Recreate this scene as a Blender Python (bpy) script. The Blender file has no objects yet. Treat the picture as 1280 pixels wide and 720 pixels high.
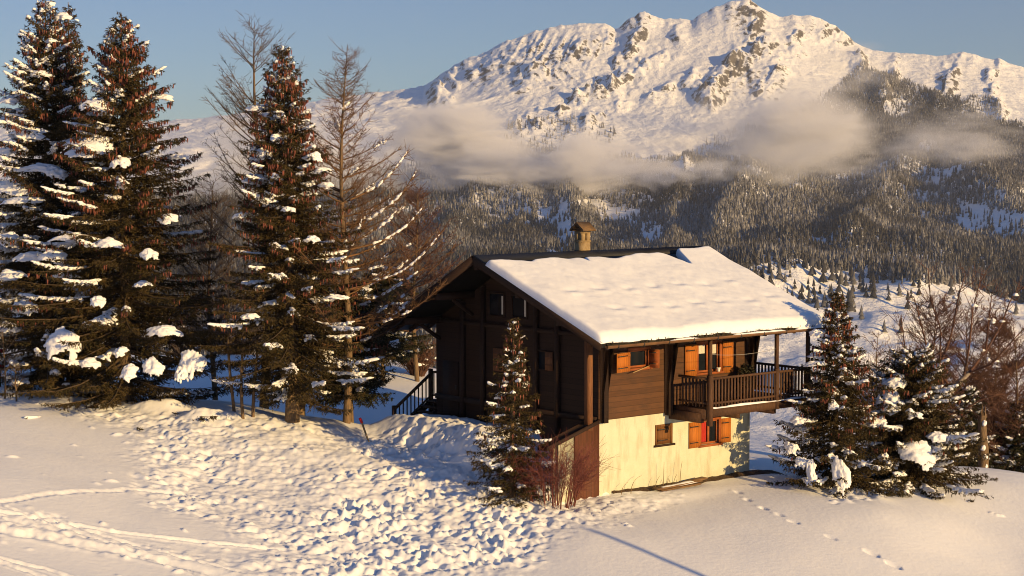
import bpy, math, random
import numpy as np
from mathutils import Vector, Matrix

S = bpy.context.scene
COL = S.collection
rad = math.radians

# ------------------------------------------------------------------ camera
CAMZ = 11.187
FPX = 2338.0                      # focal length in pixels of the 1280 wide photograph
PITCH = math.atan(157 / FPX)
cam = bpy.data.objects.new('camera', bpy.data.cameras.new('camera'))
COL.objects.link(cam)
cam.location = (0, 0, CAMZ)
cam.rotation_euler = (rad(90) - PITCH, 0, 0)
cam.data.lens = 36 * FPX / 1280
cam.data.sensor_width = 36
cam.data.clip_start = 0.5
cam.data.clip_end = 40000
S.camera = cam

# ------------------------------------------------------------------ sky, sun, exposure
SUN_AZ = rad(48)                  # to the right of straight behind the camera
SUN_EL = rad(12)
to_sun = Vector((math.sin(SUN_AZ) * math.cos(SUN_EL), -math.cos(SUN_AZ) * math.cos(SUN_EL), math.sin(SUN_EL)))
W = bpy.data.worlds.new('World')
S.world = W
W.use_nodes = True
wn, wl = W.node_tree.nodes, W.node_tree.links
sky = wn.new('ShaderNodeTexSky')
sky.sky_type = 'NISHITA'
sky.sun_disc = False
sky.sun_elevation = SUN_EL
sky.sun_rotation = math.atan2(to_sun.x, to_sun.y)
sky.altitude = 1500
sky.air_density = 1.0
sky.dust_density = 0.3
sky.ozone_density = 2.2
bg = wn['Background']
bg.inputs['Strength'].default_value = 0.070
tint = wn.new('ShaderNodeMix'); tint.data_type = 'RGBA'; tint.blend_type = 'MULTIPLY'; tint.inputs[0].default_value = 1
skt = wn.new('ShaderNodeTexCoord'); sks = wn.new('ShaderNodeSeparateXYZ'); skr = wn.new('ShaderNodeMapRange'); skm = wn.new('ShaderNodeMix')
wl.new(skt.outputs['Generated'], sks.inputs[0]); wl.new(sks.outputs['Z'], skr.inputs[0])
skr.inputs[1].default_value = 0.12; skr.inputs[2].default_value = 0.45
skm.data_type = 'RGBA'; skm.inputs[6].default_value = (0.64, 0.755, 1.035, 1); skm.inputs[7].default_value = (1.20, 1.42, 1.78, 1)
wl.new(skr.outputs[0], skm.inputs[0]); wl.new(skm.outputs[2], tint.inputs[7])
wl.new(sky.outputs[0], tint.inputs[6])
wl.new(tint.outputs[2], bg.inputs['Color'])
sun = bpy.data.objects.new('sun', bpy.data.lights.new('sun', 'SUN'))
COL.objects.link(sun)
sun.data.energy = 5.0
sun.data.angle = rad(0.5)
sun.data.color = (1.0, 0.675, 0.285)
sun.rotation_euler = to_sun.to_track_quat('Z', 'Y').to_euler()
sun.location = (30, -20, 30)
S.view_settings.view_transform = 'Standard'
S.view_settings.look = 'None'
S.view_settings.exposure = 0.22
S.view_settings.gamma = 1
S.view_settings.use_curve_mapping = False
S.cycles.use_denoising = True
S.cycles.filter_width = 1.0
S.cycles.max_bounces = 6
S.cycles.diffuse_bounces = 3
S.cycles.glossy_bounces = 2
S.cycles.transparent_max_bounces = 8
S.cycles.volume_bounces = 4
S.cycles.volume_max_steps = 160
S.cycles.volume_step_rate = 1.0
S.cycles.caustics_reflective = False
S.cycles.caustics_refractive = False

# ------------------------------------------------------------------ picture geometry
SP, CP = math.sin(PITCH), math.cos(PITCH)


def at(px, py, depth):
    """A point of the place seen at pixel px, py of the photograph, depth metres down the valley."""
    F = np.array([0, CP, -SP]); U = np.array([0, SP, CP])
    r = F * FPX + np.array([1.0, 0, 0]) * (px - 640) - U * (py - 360)
    r = r / r[1] * depth
    r[2] += CAMZ
    return r


def on_level(px, py, z):
    r = at(px, py, 1.0); r[2] -= CAMZ
    t = (z - CAMZ) / r[2]
    r = r * t; r[2] += CAMZ
    return r


# ------------------------------------------------------------------ noise
def _hash(ix, iy, seed):
    h = (ix.astype(np.int64) * 374761393 + iy.astype(np.int64) * 668265263 + seed * 974711) & 0x7fffffff
    h = ((h ^ (h >> 13)) * 1274126177) & 0x7fffffff
    h = h ^ (h >> 16)
    return (h & 0xffff) / 65535.0


def vnoise(x, y, seed=0):
    x0 = np.floor(x); y0 = np.floor(y)
    fx = x - x0; fy = y - y0
    fx = fx * fx * fx * (fx * (fx * 6 - 15) + 10); fy = fy * fy * fy * (fy * (fy * 6 - 15) + 10)
    a = _hash(x0, y0, seed); b = _hash(x0 + 1, y0, seed); c = _hash(x0, y0 + 1, seed); d = _hash(x0 + 1, y0 + 1, seed)
    return (a + (b - a) * fx) * (1 - fy) + (c + (d - c) * fx) * fy


def fbm(x, y, seed=0, octv=5, gain=0.5, lac=2.03):
    s = 0; a = 1.0; t = 0
    for k in range(octv):
        s = s + a * (vnoise(x, y, seed + k * 17) * 2 - 1); t += a
        x = x * lac + 13.7; y = y * lac + 7.1; a *= gain
    return s / t


def ridged(x, y, seed=0, octv=5, gain=0.5):
    s = 0; a = 1.0; t = 0
    for k in range(octv):
        n = 1 - np.abs(vnoise(x, y, seed + k * 31) * 2 - 1)
        s = s + a * n * n; t += a
        x = x * 2.07 + 5.3; y = y * 2.07 + 9.1; a *= gain
    return s / t


def smooth(a, b, x):
    t = np.clip((x - a) / (b - a), 0, 1)
    return t * t * (3 - 2 * t)


# ------------------------------------------------------------------ mesh building
class Geo:
    def __init__(self):
        self.v = []; self.f = {3: [], 4: []}; self.n = 0; self.a = []

    def add(self, v, f, rnd=None):
        v = np.asarray(v, dtype=np.float64).reshape(-1, 3)
        f = np.asarray(f, dtype=np.int64)
        self.v.append(v)
        self.f[f.shape[1]].append(f + self.n)
        self.a.append(np.full(len(v), 0.5) if rnd is None else np.broadcast_to(np.asarray(rnd, float), (len(v),)))
        self.n += len(v)

    def box(self, x0, x1, y0, y1, z0, z1, rnd=None, M=None):
        v = np.array([[x, y, z] for z in (z0, z1) for y in (y0, y1) for x in (x0, x1)], float)
        if M is not None:
            v = v @ np.array(M.to_3x3()).T + np.array(M.translation)
        self.add(v, [[0, 2, 3, 1], [4, 5, 7, 6], [0, 1, 5, 4], [2, 6, 7, 3], [0, 4, 6, 2], [1, 3, 7, 5]], rnd)

    def beam(self, p, q, w, h, rnd=None):
        """square timber from p to q, w wide and h high"""
        p = Vector(p); q = Vector(q); d = (q - p).normalized()
        up = Vector((0, 0, 1)) if abs(d.z) < 0.95 else Vector((0, 1, 0))
        s = d.cross(up).normalized(); u = s.cross(d).normalized()
        v = [e + s * a * w / 2 + u * b * h / 2 for e in (p, q) for a, b in ((-1, -1), (1, -1), (1, 1), (-1, 1))]
        self.add([list(x) for x in v], [[0, 1, 2, 3], [7, 6, 5, 4], [0, 4, 5, 1], [1, 5, 6, 2], [2, 6, 7, 3], [3, 7, 4, 0]], rnd)

    def prism(self, pts, axis, a0, a1, rnd=None):
        """polygon pts (2D) pushed along axis from a0 to a1"""
        n = len(pts); vs = []
        for a in (a0, a1):
            for p in pts:
                vs.append({0: (a, p[0], p[1]), 1: (p[0], a, p[1]), 2: (p[0], p[1], a)}[axis])
        base = self.n
        self.v.append(np.array(vs, float)); self.a.append(np.full(2 * n, 0.5 if rnd is None else rnd)); self.n += 2 * n
        for i in range(n):
            j = (i + 1) % n
            self.f[4].append(np.array([[base + i, base + j, base + n + j, base + n + i]]))
        for k in range(1, n - 1):
            self.f[3].append(np.array([[base, base + k, base + k + 1]]))
            self.f[3].append(np.array([[base + n, base + n + k + 1, base + n + k]]))

    def tubes(self, P, R, sides=4, rnd=None, cap=False):
        P = np.asarray(P, float); R = np.asarray(R, float)
        N, K, _ = P.shape
        T = np.gradient(P, axis=1)
        T /= np.linalg.norm(T, axis=2, keepdims=True) + 1e-9
        ref = np.tile(np.array([0.31, 0.17, 0.93]), (N, K, 1))
        m = np.abs(np.sum(T * ref, 2)) > 0.9
        ref[m] = np.array([1.0, 0.1, 0.0])
        A = np.cross(T, ref); A /= np.linalg.norm(A, axis=2, keepdims=True) + 1e-9
        B = np.cross(T, A)
        ang = np.arange(sides) * 2 * np.pi / sides
        V = P[:, :, None, :] + R[:, :, None, None] * (A[:, :, None, :] * np.cos(ang)[None, None, :, None] + B[:, :, None, :] * np.sin(ang)[None, None, :, None])
        idx = np.arange(N * K * sides).reshape(N, K, sides)
        a = idx[:, :-1, :]; b = np.roll(idx, -1, axis=2)[:, :-1, :]; c = np.roll(idx, -1, axis=2)[:, 1:, :]; d = idx[:, 1:, :]
        f = np.stack([a, b, c, d], -1).reshape(-1, 4)
        r = None
        if rnd is not None:
            r = np.repeat(np.asarray(rnd, float), K * sides)
        self.add(V.reshape(-1, 3), f, r)

    def grid(self, V, keep=None, rnd=None):
        """V (n,m,3) surface grid"""
        n, m, _ = V.shape
        idx = np.arange(n * m).reshape(n, m)
        f = np.stack([idx[:-1, :-1], idx[1:, :-1], idx[1:, 1:], idx[:-1, 1:]], -1)
        f = f.reshape(-1, 4) if keep is None else f[keep]
        self.add(V.reshape(-1, 3), f, rnd)

    def build(self, name, mat, parent=None, smooth_=False, kind=None, label=None):
        me = bpy.data.meshes.new(name)
        V = np.concatenate(self.v) if self.v else np.zeros((0, 3))
        f3 = np.concatenate(self.f[3]) if self.f[3] else np.zeros((0, 3), int)
        f4 = np.concatenate(self.f[4]) if self.f[4] else np.zeros((0, 4), int)
        me.vertices.add(len(V)); me.vertices.foreach_set('co', V.astype(np.float32).ravel())
        nl = f3.size + f4.size
        me.loops.add(nl)
        me.loops.foreach_set('vertex_index', np.concatenate([f3.ravel(), f4.ravel()]).astype(np.int32))
        me.polygons.add(len(f3) + len(f4))
        st = np.concatenate([np.arange(len(f3)) * 3, f3.size + np.arange(len(f4)) * 4]).astype(np.int32)
        me.polygons.foreach_set('loop_start', st)
        me.update(calc_edges=True)
        me.validate()
        if smooth_:
            me.polygons.foreach_set('use_smooth', np.ones(len(me.polygons), bool))
        at_ = me.attributes.new('rnd', 'FLOAT', 'POINT')
        A = np.concatenate(self.a).astype(np.float32)
        if len(A) == len(me.vertices):
            at_.data.foreach_set('value', A)
        me.materials.append(mat)
        o = bpy.data.objects.new(name, me)
        COL.objects.link(o)
        if parent is not None:
            o.parent = parent
        if kind:
            o['kind'] = kind
        if label:
            o['label'] = label
        return o


def tag(o, label, cat, group=None, kind=None):
    o['label'] = label
    if cat: o['category'] = cat
    if group: o['group'] = group
    if kind: o['kind'] = kind
    return o


def thing(name, label, cat, loc=(0, 0, 0), rz=0.0, group=None):
    o = bpy.data.objects.new(name, None)
    o.empty_display_size = 0.3
    COL.objects.link(o)
    o.location = loc; o.rotation_euler = (0, 0, rz)
    return tag(o, label, cat, group)


# ------------------------------------------------------------------ materials
def mat(name, base, rough=0.8, var=None, scale=5.0, bump=0.0, bscale=20.0, rnd=None, stretch=(1, 1, 1), detail=4, spec=0.3, sss=0.0):
    """Principled material: base colour, mixed to var by a noise and to rnd by the per vertex random value."""
    m = bpy.data.materials.new(name); m.use_nodes = True
    nt = m.node_tree; N, L = nt.nodes, nt.links
    b = N['Principled BSDF']
    b.inputs['Roughness'].default_value = rough
    b.inputs['Specular IOR Level'].default_value = spec
    tc = N.new('ShaderNodeTexCoord'); mp = N.new('ShaderNodeMapping')
    mp.inputs['Scale'].default_value = stretch
    L.new(tc.outputs['Object'], mp.inputs['Vector'])
    col = N.new('ShaderNodeRGB'); col.outputs[0].default_value = (*base, 1)
    out = col.outputs[0]
    if var is not None:
        nz = N.new('ShaderNodeTexNoise'); nz.inputs['Scale'].default_value = scale; nz.inputs['Detail'].default_value = detail
        L.new(mp.outputs[0], nz.inputs['Vector'])
        rp = N.new('ShaderNodeMapRange'); rp.inputs[1].default_value = 0.35; rp.inputs[2].default_value = 0.65
        L.new(nz.outputs[0], rp.inputs[0])
        mx = N.new('ShaderNodeMix'); mx.data_type = 'RGBA'
        L.new(rp.outputs[0], mx.inputs[0]); L.new(out, mx.inputs[6]); mx.inputs[7].default_value = (*var, 1)
        out = mx.outputs[2]
    if rnd is not None:
        an = N.new('ShaderNodeAttribute'); an.attribute_name = 'rnd'
        mx = N.new('ShaderNodeMix'); mx.data_type = 'RGBA'
        L.new(an.outputs['Fac'], mx.inputs[0]); L.new(out, mx.inputs[6]); mx.inputs[7].default_value = (*rnd, 1)
        out = mx.outputs[2]
    L.new(out, b.inputs['Base Color'])
    if bump > 0:
        nb = N.new('ShaderNodeTexNoise'); nb.inputs['Scale'].default_value = bscale; nb.inputs['Detail'].default_value = 5
        L.new(mp.outputs[0], nb.inputs['Vector'])
        bp = N.new('ShaderNodeBump'); bp.inputs['Strength'].default_value = bump; bp.inputs['Distance'].default_value = 0.05
        L.new(nb.outputs[0], bp.inputs['Height']); L.new(bp.outputs[0], b.inputs['Normal'])
    if sss > 0:
        b.inputs['Subsurface Weight'].default_value = sss
        b.inputs['Subsurface Radius'].default_value = (0.06, 0.07, 0.08)
    return m


def plank_mat(name, c1, c2, c3, pitch, axis='Z', along=(0.6, 6, 6)):
    """boards with a tone each and dark joints, grain along the board"""
    m = mat(name, c1, 0.75, c2, 3.0, 0.25, 14.0, stretch=along)
    nt = m.node_tree; N, L = nt.nodes, nt.links
    b = N['Principled BSDF']
    src = b.inputs['Base Color'].links[0].from_socket
    tc = N.new('ShaderNodeTexCoord'); sp = N.new('ShaderNodeSeparateXYZ')
    L.new(tc.outputs['Object'], sp.inputs[0])
    dv = N.new('ShaderNodeMath'); dv.operation = 'DIVIDE'; dv.inputs[1].default_value = pitch
    L.new(sp.outputs[axis], dv.inputs[0])
    fl = N.new('ShaderNodeMath'); fl.operation = 'FLOOR'; L.new(dv.outputs[0], fl.inputs[0])
    wnz = N.new('ShaderNodeTexWhiteNoise'); wnz.noise_dimensions = '1D'; L.new(fl.outputs[0], wnz.inputs['W'])
    mx = N.new('ShaderNodeMix'); mx.data_type = 'RGBA'
    mul = N.new('ShaderNodeMath'); mul.operation = 'MULTIPLY'; mul.inputs[1].default_value = 0.7
    L.new(wnz.outputs[0], mul.inputs[0]); L.new(mul.outputs[0], mx.inputs[0])
    L.new(src, mx.inputs[6]); mx.inputs[7].default_value = (*c3, 1)
    fr = N.new('ShaderNodeMath'); fr.operation = 'FRACT'; L.new(dv.outputs[0], fr.inputs[0])
    cmp_ = N.new('ShaderNodeMath'); cmp_.operation = 'LESS_THAN'; cmp_.inputs[1].default_value = 0.12
    L.new(fr.outputs[0], cmp_.inputs[0])
    m2 = N.new('ShaderNodeMix'); m2.data_type = 'RGBA'
    mm = N.new('ShaderNodeMath'); mm.operation = 'MULTIPLY'; mm.inputs[1].default_value = 0.55; L.new(cmp_.outputs[0], mm.inputs[0])
    L.new(mm.outputs[0], m2.inputs[0]); L.new(mx.outputs[2], m2.inputs[6]); m2.inputs[7].default_value = (c3[0] * .25, c3[1] * .25, c3[2] * .25, 1)
    L.new(m2.outputs[2], b.inputs['Base Color'])
    return m


M = {}
M['snow'] = mat('snow', (0.88, 0.88, 0.88), 0.65, (0.84, 0.85, 0.87), 0.7, 0.26, 6.0, spec=0.2)
M['roof_snow'] = mat('roof_snow', (0.88, 0.88, 0.88), 0.65, (0.85, 0.86, 0.88), 0.9, 0.10, 6.0, spec=0.2)
M['tree_snow'] = mat('tree_snow', (0.86, 0.86, 0.87), 0.7, (0.8, 0.81, 0.84), 3.0, 0.5, 12.0, spec=0.2)
M['needles'] = mat('needles', (0.034, 0.030, 0.011), 0.75, (0.056, 0.038, 0.013), 0.9, rnd=(0.068, 0.044, 0.017), spec=0.15)
M['needles_dark'] = mat('needles_dark', (0.022, 0.027, 0.014), 0.8, (0.035, 0.032, 0.016), 0.9, rnd=(0.04, 0.035, 0.018), spec=0.1)  # darker copy of the needles, shade put into the colour for shaded spruces
M['cone'] = mat('cone', (0.20, 0.055, 0.034), 0.6, (0.13, 0.042, 0.026), 9.0, rnd=(0.23, 0.075, 0.045))
M['bark'] = mat('bark', (0.23, 0.15, 0.078), 0.9, (0.10, 0.07, 0.045), 9.0, 0.8, 12.0, stretch=(3, 3, 0.7))
M['branch_bark'] = mat('branch_bark', (0.085, 0.055, 0.032), 0.9, (0.05, 0.036, 0.024), 9.0)
M['larch_bark'] = mat('larch_bark', (0.21, 0.135, 0.072), 0.9, (0.11, 0.075, 0.048), 7.0, 0.5, 12.0, stretch=(3, 3, 0.7))
M['larch_twig'] = mat('larch_twig', (0.15, 0.082, 0.042), 0.85, (0.10, 0.06, 0.035), 2.0, rnd=(0.19, 0.10, 0.045))
M['grey_twig'] = mat('grey_twig', (0.12, 0.085, 0.06), 0.85, (0.09, 0.065, 0.05), 2.0, rnd=(0.16, 0.11, 0.075))
M['brown_twig'] = mat('brown_twig', (0.115, 0.052, 0.036), 0.85, (0.08, 0.04, 0.03), 2.0, rnd=(0.15, 0.075, 0.048))
M['red_twig'] = mat('red_twig', (0.15, 0.032, 0.030), 0.7, (0.10, 0.03, 0.025), 3.0, rnd=(0.20, 0.065, 0.05))
M['birch'] = mat('birch', (0.42, 0.36, 0.30), 0.7, (0.22, 0.17, 0.13), 6.0, 0.3, 10.0)
M['stucco'] = mat('stucco', (0.60, 0.60, 0.46), 0.9, (0.56, 0.55, 0.41), 2.2, 0.35, 30.0)
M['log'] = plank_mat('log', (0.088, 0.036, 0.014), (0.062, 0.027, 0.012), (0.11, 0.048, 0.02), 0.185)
M['shaded_log'] = plank_mat('shaded_log', (0.030, 0.014, 0.008), (0.022, 0.010, 0.006), (0.038, 0.018, 0.010), 0.185)  # darker copy of the log boards: the gable's shade put into the colour
M['dark_timber'] = mat('dark_timber', (0.022, 0.011, 0.007), 0.8, (0.034, 0.016, 0.009), 6.0, 0.3, 10.0, stretch=(1, 1, 4))  # dark wood; shade on log ends and gable trim is in this colour too
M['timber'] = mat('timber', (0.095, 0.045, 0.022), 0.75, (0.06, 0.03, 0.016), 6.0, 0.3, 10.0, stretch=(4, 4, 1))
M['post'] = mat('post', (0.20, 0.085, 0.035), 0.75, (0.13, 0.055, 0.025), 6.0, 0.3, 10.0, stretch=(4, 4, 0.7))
M['shutter'] = plank_mat('shutter', (0.50, 0.165, 0.022), (0.40, 0.125, 0.018), (0.44, 0.14, 0.02), 0.11, 'X', (8, 8, 0.8))
M['frame'] = mat('frame', (0.36, 0.105, 0.028), 0.7, (0.27, 0.075, 0.022), 5.0)
M['brown_shutter'] = plank_mat('brown_shutter', (0.20, 0.085, 0.022), (0.15, 0.062, 0.018), (0.17, 0.07, 0.02), 0.12, 'X', (8, 8, 0.8))
M['door'] = plank_mat('door', (0.15, 0.052, 0.024), (0.115, 0.04, 0.02), (0.13, 0.05, 0.024), 0.12, 'X', (8, 8, 0.6))
M['iron'] = mat('iron', (0.03, 0.026, 0.024), 0.5)
M['roof'] = mat('roof', (0.012, 0.012, 0.014), 0.6, (0.02, 0.019, 0.019), 3.0, 0.2, 10.0)
M['gutter'] = mat('gutter', (0.20, 0.105, 0.045), 0.55, (0.13, 0.065, 0.03), 2.5)
M['moss'] = mat('moss', (0.025, 0.022, 0.013), 0.9, (0.05, 0.036, 0.018), 14.0)
M['glass'] = mat('glass', (0.010, 0.013, 0.018), 0.12, spec=0.3)
M['curtain'] = mat('curtain', (0.62, 0.58, 0.50), 0.9, (0.5, 0.46, 0.4), 16.0)
M['red_curtain'] = mat('red_curtain', (0.42, 0.03, 0.02), 0.9, (0.3, 0.02, 0.015), 12.0, stretch=(5, 5, 0.6))
M['brick'] = mat('brick', (0.36, 0.26, 0.14), 0.85, (0.27, 0.185, 0.09), 10.0, 0.3, 14.0)
M['chimney_cap'] = mat('chimney_cap', (0.20, 0.115, 0.05), 0.85, (0.13, 0.08, 0.04), 8.0)
M['soil'] = mat('soil', (0.055, 0.033, 0.018), 0.95, (0.09, 0.055, 0.03), 9.0, 0.9, 18.0)
M['dry'] = mat('dry', (0.20, 0.13, 0.06), 0.9)
M['plank'] = mat('plank', (0.23, 0.13, 0.06), 0.8, (0.13, 0.075, 0.04), 7.0, stretch=(0.7, 5, 5))
M['pot'] = mat('pot', (0.75, 0.72, 0.66), 0.5)
M['plant'] = mat('plant', (0.022, 0.022, 0.010), 0.8, rnd=(0.045, 0.035, 0.015))
M['wire'] = mat('wire', (0.35, 0.33, 0.30), 0.5)
M['red_paint'] = mat('red_paint', (0.60, 0.02, 0.03), 0.5)
M['white_paint'] = mat('white_paint', (0.75, 0.75, 0.75), 0.5)
M['stake_wood'] = mat('stake_wood', (0.42, 0.29, 0.14), 0.8, (0.3, 0.2, 0.1), 9.0)


def mountain_mat():
    """snow that gives way to rock where the ground is steep, with darker scrub speckle"""
    m = bpy.data.materials.new('mountain_snow'); m.use_nodes = True
    nt = m.node_tree; N, L = nt.nodes, nt.links
    b = N['Principled BSDF']; b.inputs['Roughness'].default_value = 0.8; b.inputs['Specular IOR Level'].default_value = 0.1
    an = N.new('ShaderNodeAttribute'); an.attribute_name = 'rnd'
    tc = N.new('ShaderNodeTexCoord')
    nz = N.new('ShaderNodeTexNoise'); nz.inputs['Scale'].default_value = 0.045; nz.inputs['Detail'].default_value = 9; nz.inputs['Roughness'].default_value = 0.78
    L.new(tc.outputs['Object'], nz.inputs['Vector'])
    ad = N.new('ShaderNodeMath'); ad.operation = 'ADD'; L.new(an.outputs['Fac'], ad.inputs[0]); L.new(nz.outputs[0], ad.inputs[1])
    rp = N.new('ShaderNodeMapRange'); rp.inputs[1].default_value = 1.04; rp.inputs[2].default_value = 1.12
    L.new(ad.outputs[0], rp.inputs[0])
    rk = N.new('ShaderNodeTexNoise'); rk.inputs['Scale'].default_value = 0.05; rk.inputs['Detail'].default_value = 8
    L.new(tc.outputs['Object'], rk.inputs['Vector'])
    rc = N.new('ShaderNodeMix'); rc.data_type = 'RGBA'; L.new(rk.outputs[0], rc.inputs[0])
    rc.inputs[6].default_value = (0.06, 0.054, 0.050, 1); rc.inputs[7].default_value = (0.20, 0.18, 0.155, 1)
    mx = N.new('ShaderNodeMix'); mx.data_type = 'RGBA'
    L.new(rp.outputs[0], mx.inputs[0]); mx.inputs[6].default_value = (0.90, 0.90, 0.90, 1); L.new(rc.outputs[2], mx.inputs[7])
    L.new(mx.outputs[2], b.inputs['Base Color'])
    nb = N.new('ShaderNodeTexNoise'); nb.inputs['Scale'].default_value = 0.03; nb.inputs['Detail'].default_value = 9; nb.inputs['Roughness'].default_value = 0.62
    L.new(tc.outputs['Object'], nb.inputs['Vector'])
    bp = N.new('ShaderNodeBump'); bp.inputs['Strength'].default_value = 0.58; bp.inputs['Distance'].default_value = 20.0
    L.new(nb.outputs[0], bp.inputs['Height']); L.new(bp.outputs[0], b.inputs['Normal'])
    return m


def frosted_mat():
    """distant conifers dusted with snow"""
    m = bpy.data.materials.new('frosted_conifer'); m.use_nodes = True
    nt = m.node_tree; N, L = nt.nodes, nt.links
    b = N['Principled BSDF']; b.inputs['Roughness'].default_value = 0.9; b.inputs['Specular IOR Level'].default_value = 0.05
    an = N.new('ShaderNodeAttribute'); an.attribute_name = 'rnd'
    tc = N.new('ShaderNodeTexCoord')
    nz = N.new('ShaderNodeTexNoise'); nz.inputs['Scale'].default_value = 0.35; nz.inputs['Detail'].default_value = 5
    L.new(tc.outputs['Object'], nz.inputs['Vector'])
    ad = N.new('ShaderNodeMath'); ad.operation = 'ADD'; L.new(an.outputs['Fac'], ad.inputs[0]); L.new(nz.outputs[0], ad.inputs[1])
    rp = N.new('ShaderNodeMapRange'); rp.inputs[1].default_value = 0.72; rp.inputs[2].default_value = 1.3
    L.new(ad.outputs[0], rp.inputs[0])
    mx = N.new('ShaderNodeMix'); mx.data_type = 'RGBA'
    L.new(rp.outputs[0], mx.inputs[0]); mx.inputs[6].default_value = (0.052, 0.049, 0.045, 1); mx.inputs[7].default_value = (0.32, 0.31, 0.30, 1)
    L.new(mx.outputs[2], b.inputs['Base Color'])
    return m


def weather(m, dark, sx, amount):
    """rain streaks and blotches with a shape of their own"""
    nt = m.node_tree; N, L = nt.nodes, nt.links; b = N['Principled BSDF']; src = b.inputs['Base Color'].links[0].from_socket
    tc = N.new('ShaderNodeTexCoord'); mp = N.new('ShaderNodeMapping'); mp.inputs['Scale'].default_value = sx; L.new(tc.outputs['Object'], mp.inputs[0])
    nz = N.new('ShaderNodeTexNoise'); nz.inputs['Scale'].default_value = 1.0; nz.inputs['Detail'].default_value = 8; nz.inputs['Roughness'].default_value = .65; L.new(mp.outputs[0], nz.inputs['Vector'])
    rp = N.new('ShaderNodeMapRange'); rp.inputs[1].default_value = .48; rp.inputs[2].default_value = .75; rp.inputs[4].default_value = amount; L.new(nz.outputs[0], rp.inputs[0])
    mx = N.new('ShaderNodeMix'); mx.data_type = 'RGBA'; L.new(rp.outputs[0], mx.inputs[0]); L.new(src, mx.inputs[6]); mx.inputs[7].default_value = (*dark, 1); L.new(mx.outputs[2], b.inputs['Base Color'])


weather(M['stucco'], (0.36, 0.31, 0.20), (3.5, 3.5, .7), .75)
weather(M['log'], (0.045, 0.024, 0.014), (1.2, 1.2, 3.0), .8)
weather(M['shutter'], (0.26, 0.085, 0.018), (9, 9, 2.0), .7)
weather(M['frame'], (0.2, 0.06, 0.02), (6, 6, 4.0), .6)
weather(M['door'], (0.06, 0.028, 0.016), (6, 6, 1.2), .7)
weather(M['gutter'], (0.09, 0.05, 0.03), (1.5, 4, 4.0), .8)
M['mountain'] = mountain_mat()
M['frosted'] = frosted_mat()

# ------------------------------------------------------------------ the chalet's own frame: x along the long wall, y along the gable
CH = np.array([2.892, 62.0, 0.0])
CH_ROT = rad(40.3)
cU = np.array([math.cos(CH_ROT), math.sin(CH_ROT), 0.0]); cV = np.array([-math.sin(CH_ROT), math.cos(CH_ROT), 0.0])


def hw(u, v, z=0.0):
    return CH + cU * u + cV * v + np.array([0, 0, z])


# ------------------------------------------------------------------ near ground
_cp = []


def cp_px(px, py, z): _cp.append(on_level(px, py, z))
def cp_h(u, v, z): _cp.append(hw(u, v, z))
def cp_w(x, y, z): _cp.append(np.array([x, y, z], float))


for a in [(930, 620, -.12), (1130, 715, -1.5), (1280, 720, -2.1), (1060, 720, -1.4), (880, 720, -1.05), (640, 720, -.8), (860, 660, -.42), (740, 665, -.25), (300, 720, -.15), (0, 720, .65), (0, 600, 1.85),
          (0, 490, 2.75), (80, 492, 2.65), (150, 560, 1.8), (190, 515, 2.35), (370, 528, 2.1), (430, 521, 2.0), (300, 503, 2.3), (300, 600, .95), (450, 600, .85),
          (470, 548, 1.35), (520, 620, .4), (560, 560, 1.2), (600, 600, .7), (690, 645, -.06), (740, 640, -.06), (1100, 640, -.42), (1200, 583, -.25), (1280, 592, -.6), (1280, 650, -1.3), (540, 680, -.25)]:
    cp_px(*a)
for a in [(0.4, -0.6, 0), (3.7, -.5, 0), (7.5, -.4, 0), (7.9, 2.0, -.1), (10, 2, -.4), (-2.6, -1.0, .12), (-1.2, -.6, .02), (-1.0, 1.0, .9), (-.6, 4, 1.95), (-2.2, 4, 1.85), (-3.6, 4.0, 1.2), (-3.5, 1.8, .9),
          (-1.0, 7.5, 1.9), (-2.5, 8.0, 1.55), (-.5, 10.2, 1.4), (-2.5, 11.0, 1.0), (3, 9.5, 1.3), (7, 9.5, .2)]:
    cp_h(*a)
for a in [(-6, 72.5, .75), (-9, 73, .9), (-13, 76, .9), (-6, 80, 1.1), (-10, 86, 1.5), (-5, 88, 1.5), (-16, 92, 1.6), (-8, 97, .9), (-20, 75, 2.5), (8, 84, -1.6), (12, 80, -1.4), (16, 77, -2.2), (20, 78, -3.4), (25, 90, -9),
          (-60, 60, 7), (-60, 100, 3), (60, 60, -9), (36, 31, -4), (60, 0, 0), (-40, 20, 6.5), (0, 130, -16), (-60, 140, -14), (60, 120, -28), (0, 108, -5), (-20, 115, -5), (0, 0, 5.0), (-14, 0, 6.6), (14, 0, 3.5), (0, 26, -1.6), (-14, 30, 0.3), (14, 32, -3.4),
          (0, 180, -38), (-80, 200, -40), (80, 200, -50), (26, 60, -1.6), (-22, 60, 3.2), (-24, 45, 2.6)]:
    cp_w(*a)
_cp = np.array(_cp)


def _tps_fit(P, lam=0.002):
    X = P[:, :2] / 30.0; n = len(X)
    d2 = ((X[:, None] - X[None]) ** 2).sum(-1)
    K = np.where(d2 > 0, d2 * np.log(d2 + 1e-12) * 0.5, 0) + np.eye(n) * lam
    Q = np.c_[np.ones(n), X]
    A = np.block([[K, Q], [Q.T, np.zeros((3, 3))]])
    return X, np.linalg.solve(A, np.r_[P[:, 2], 0, 0, 0])


_tx, _tw = _tps_fit(_cp)


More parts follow.
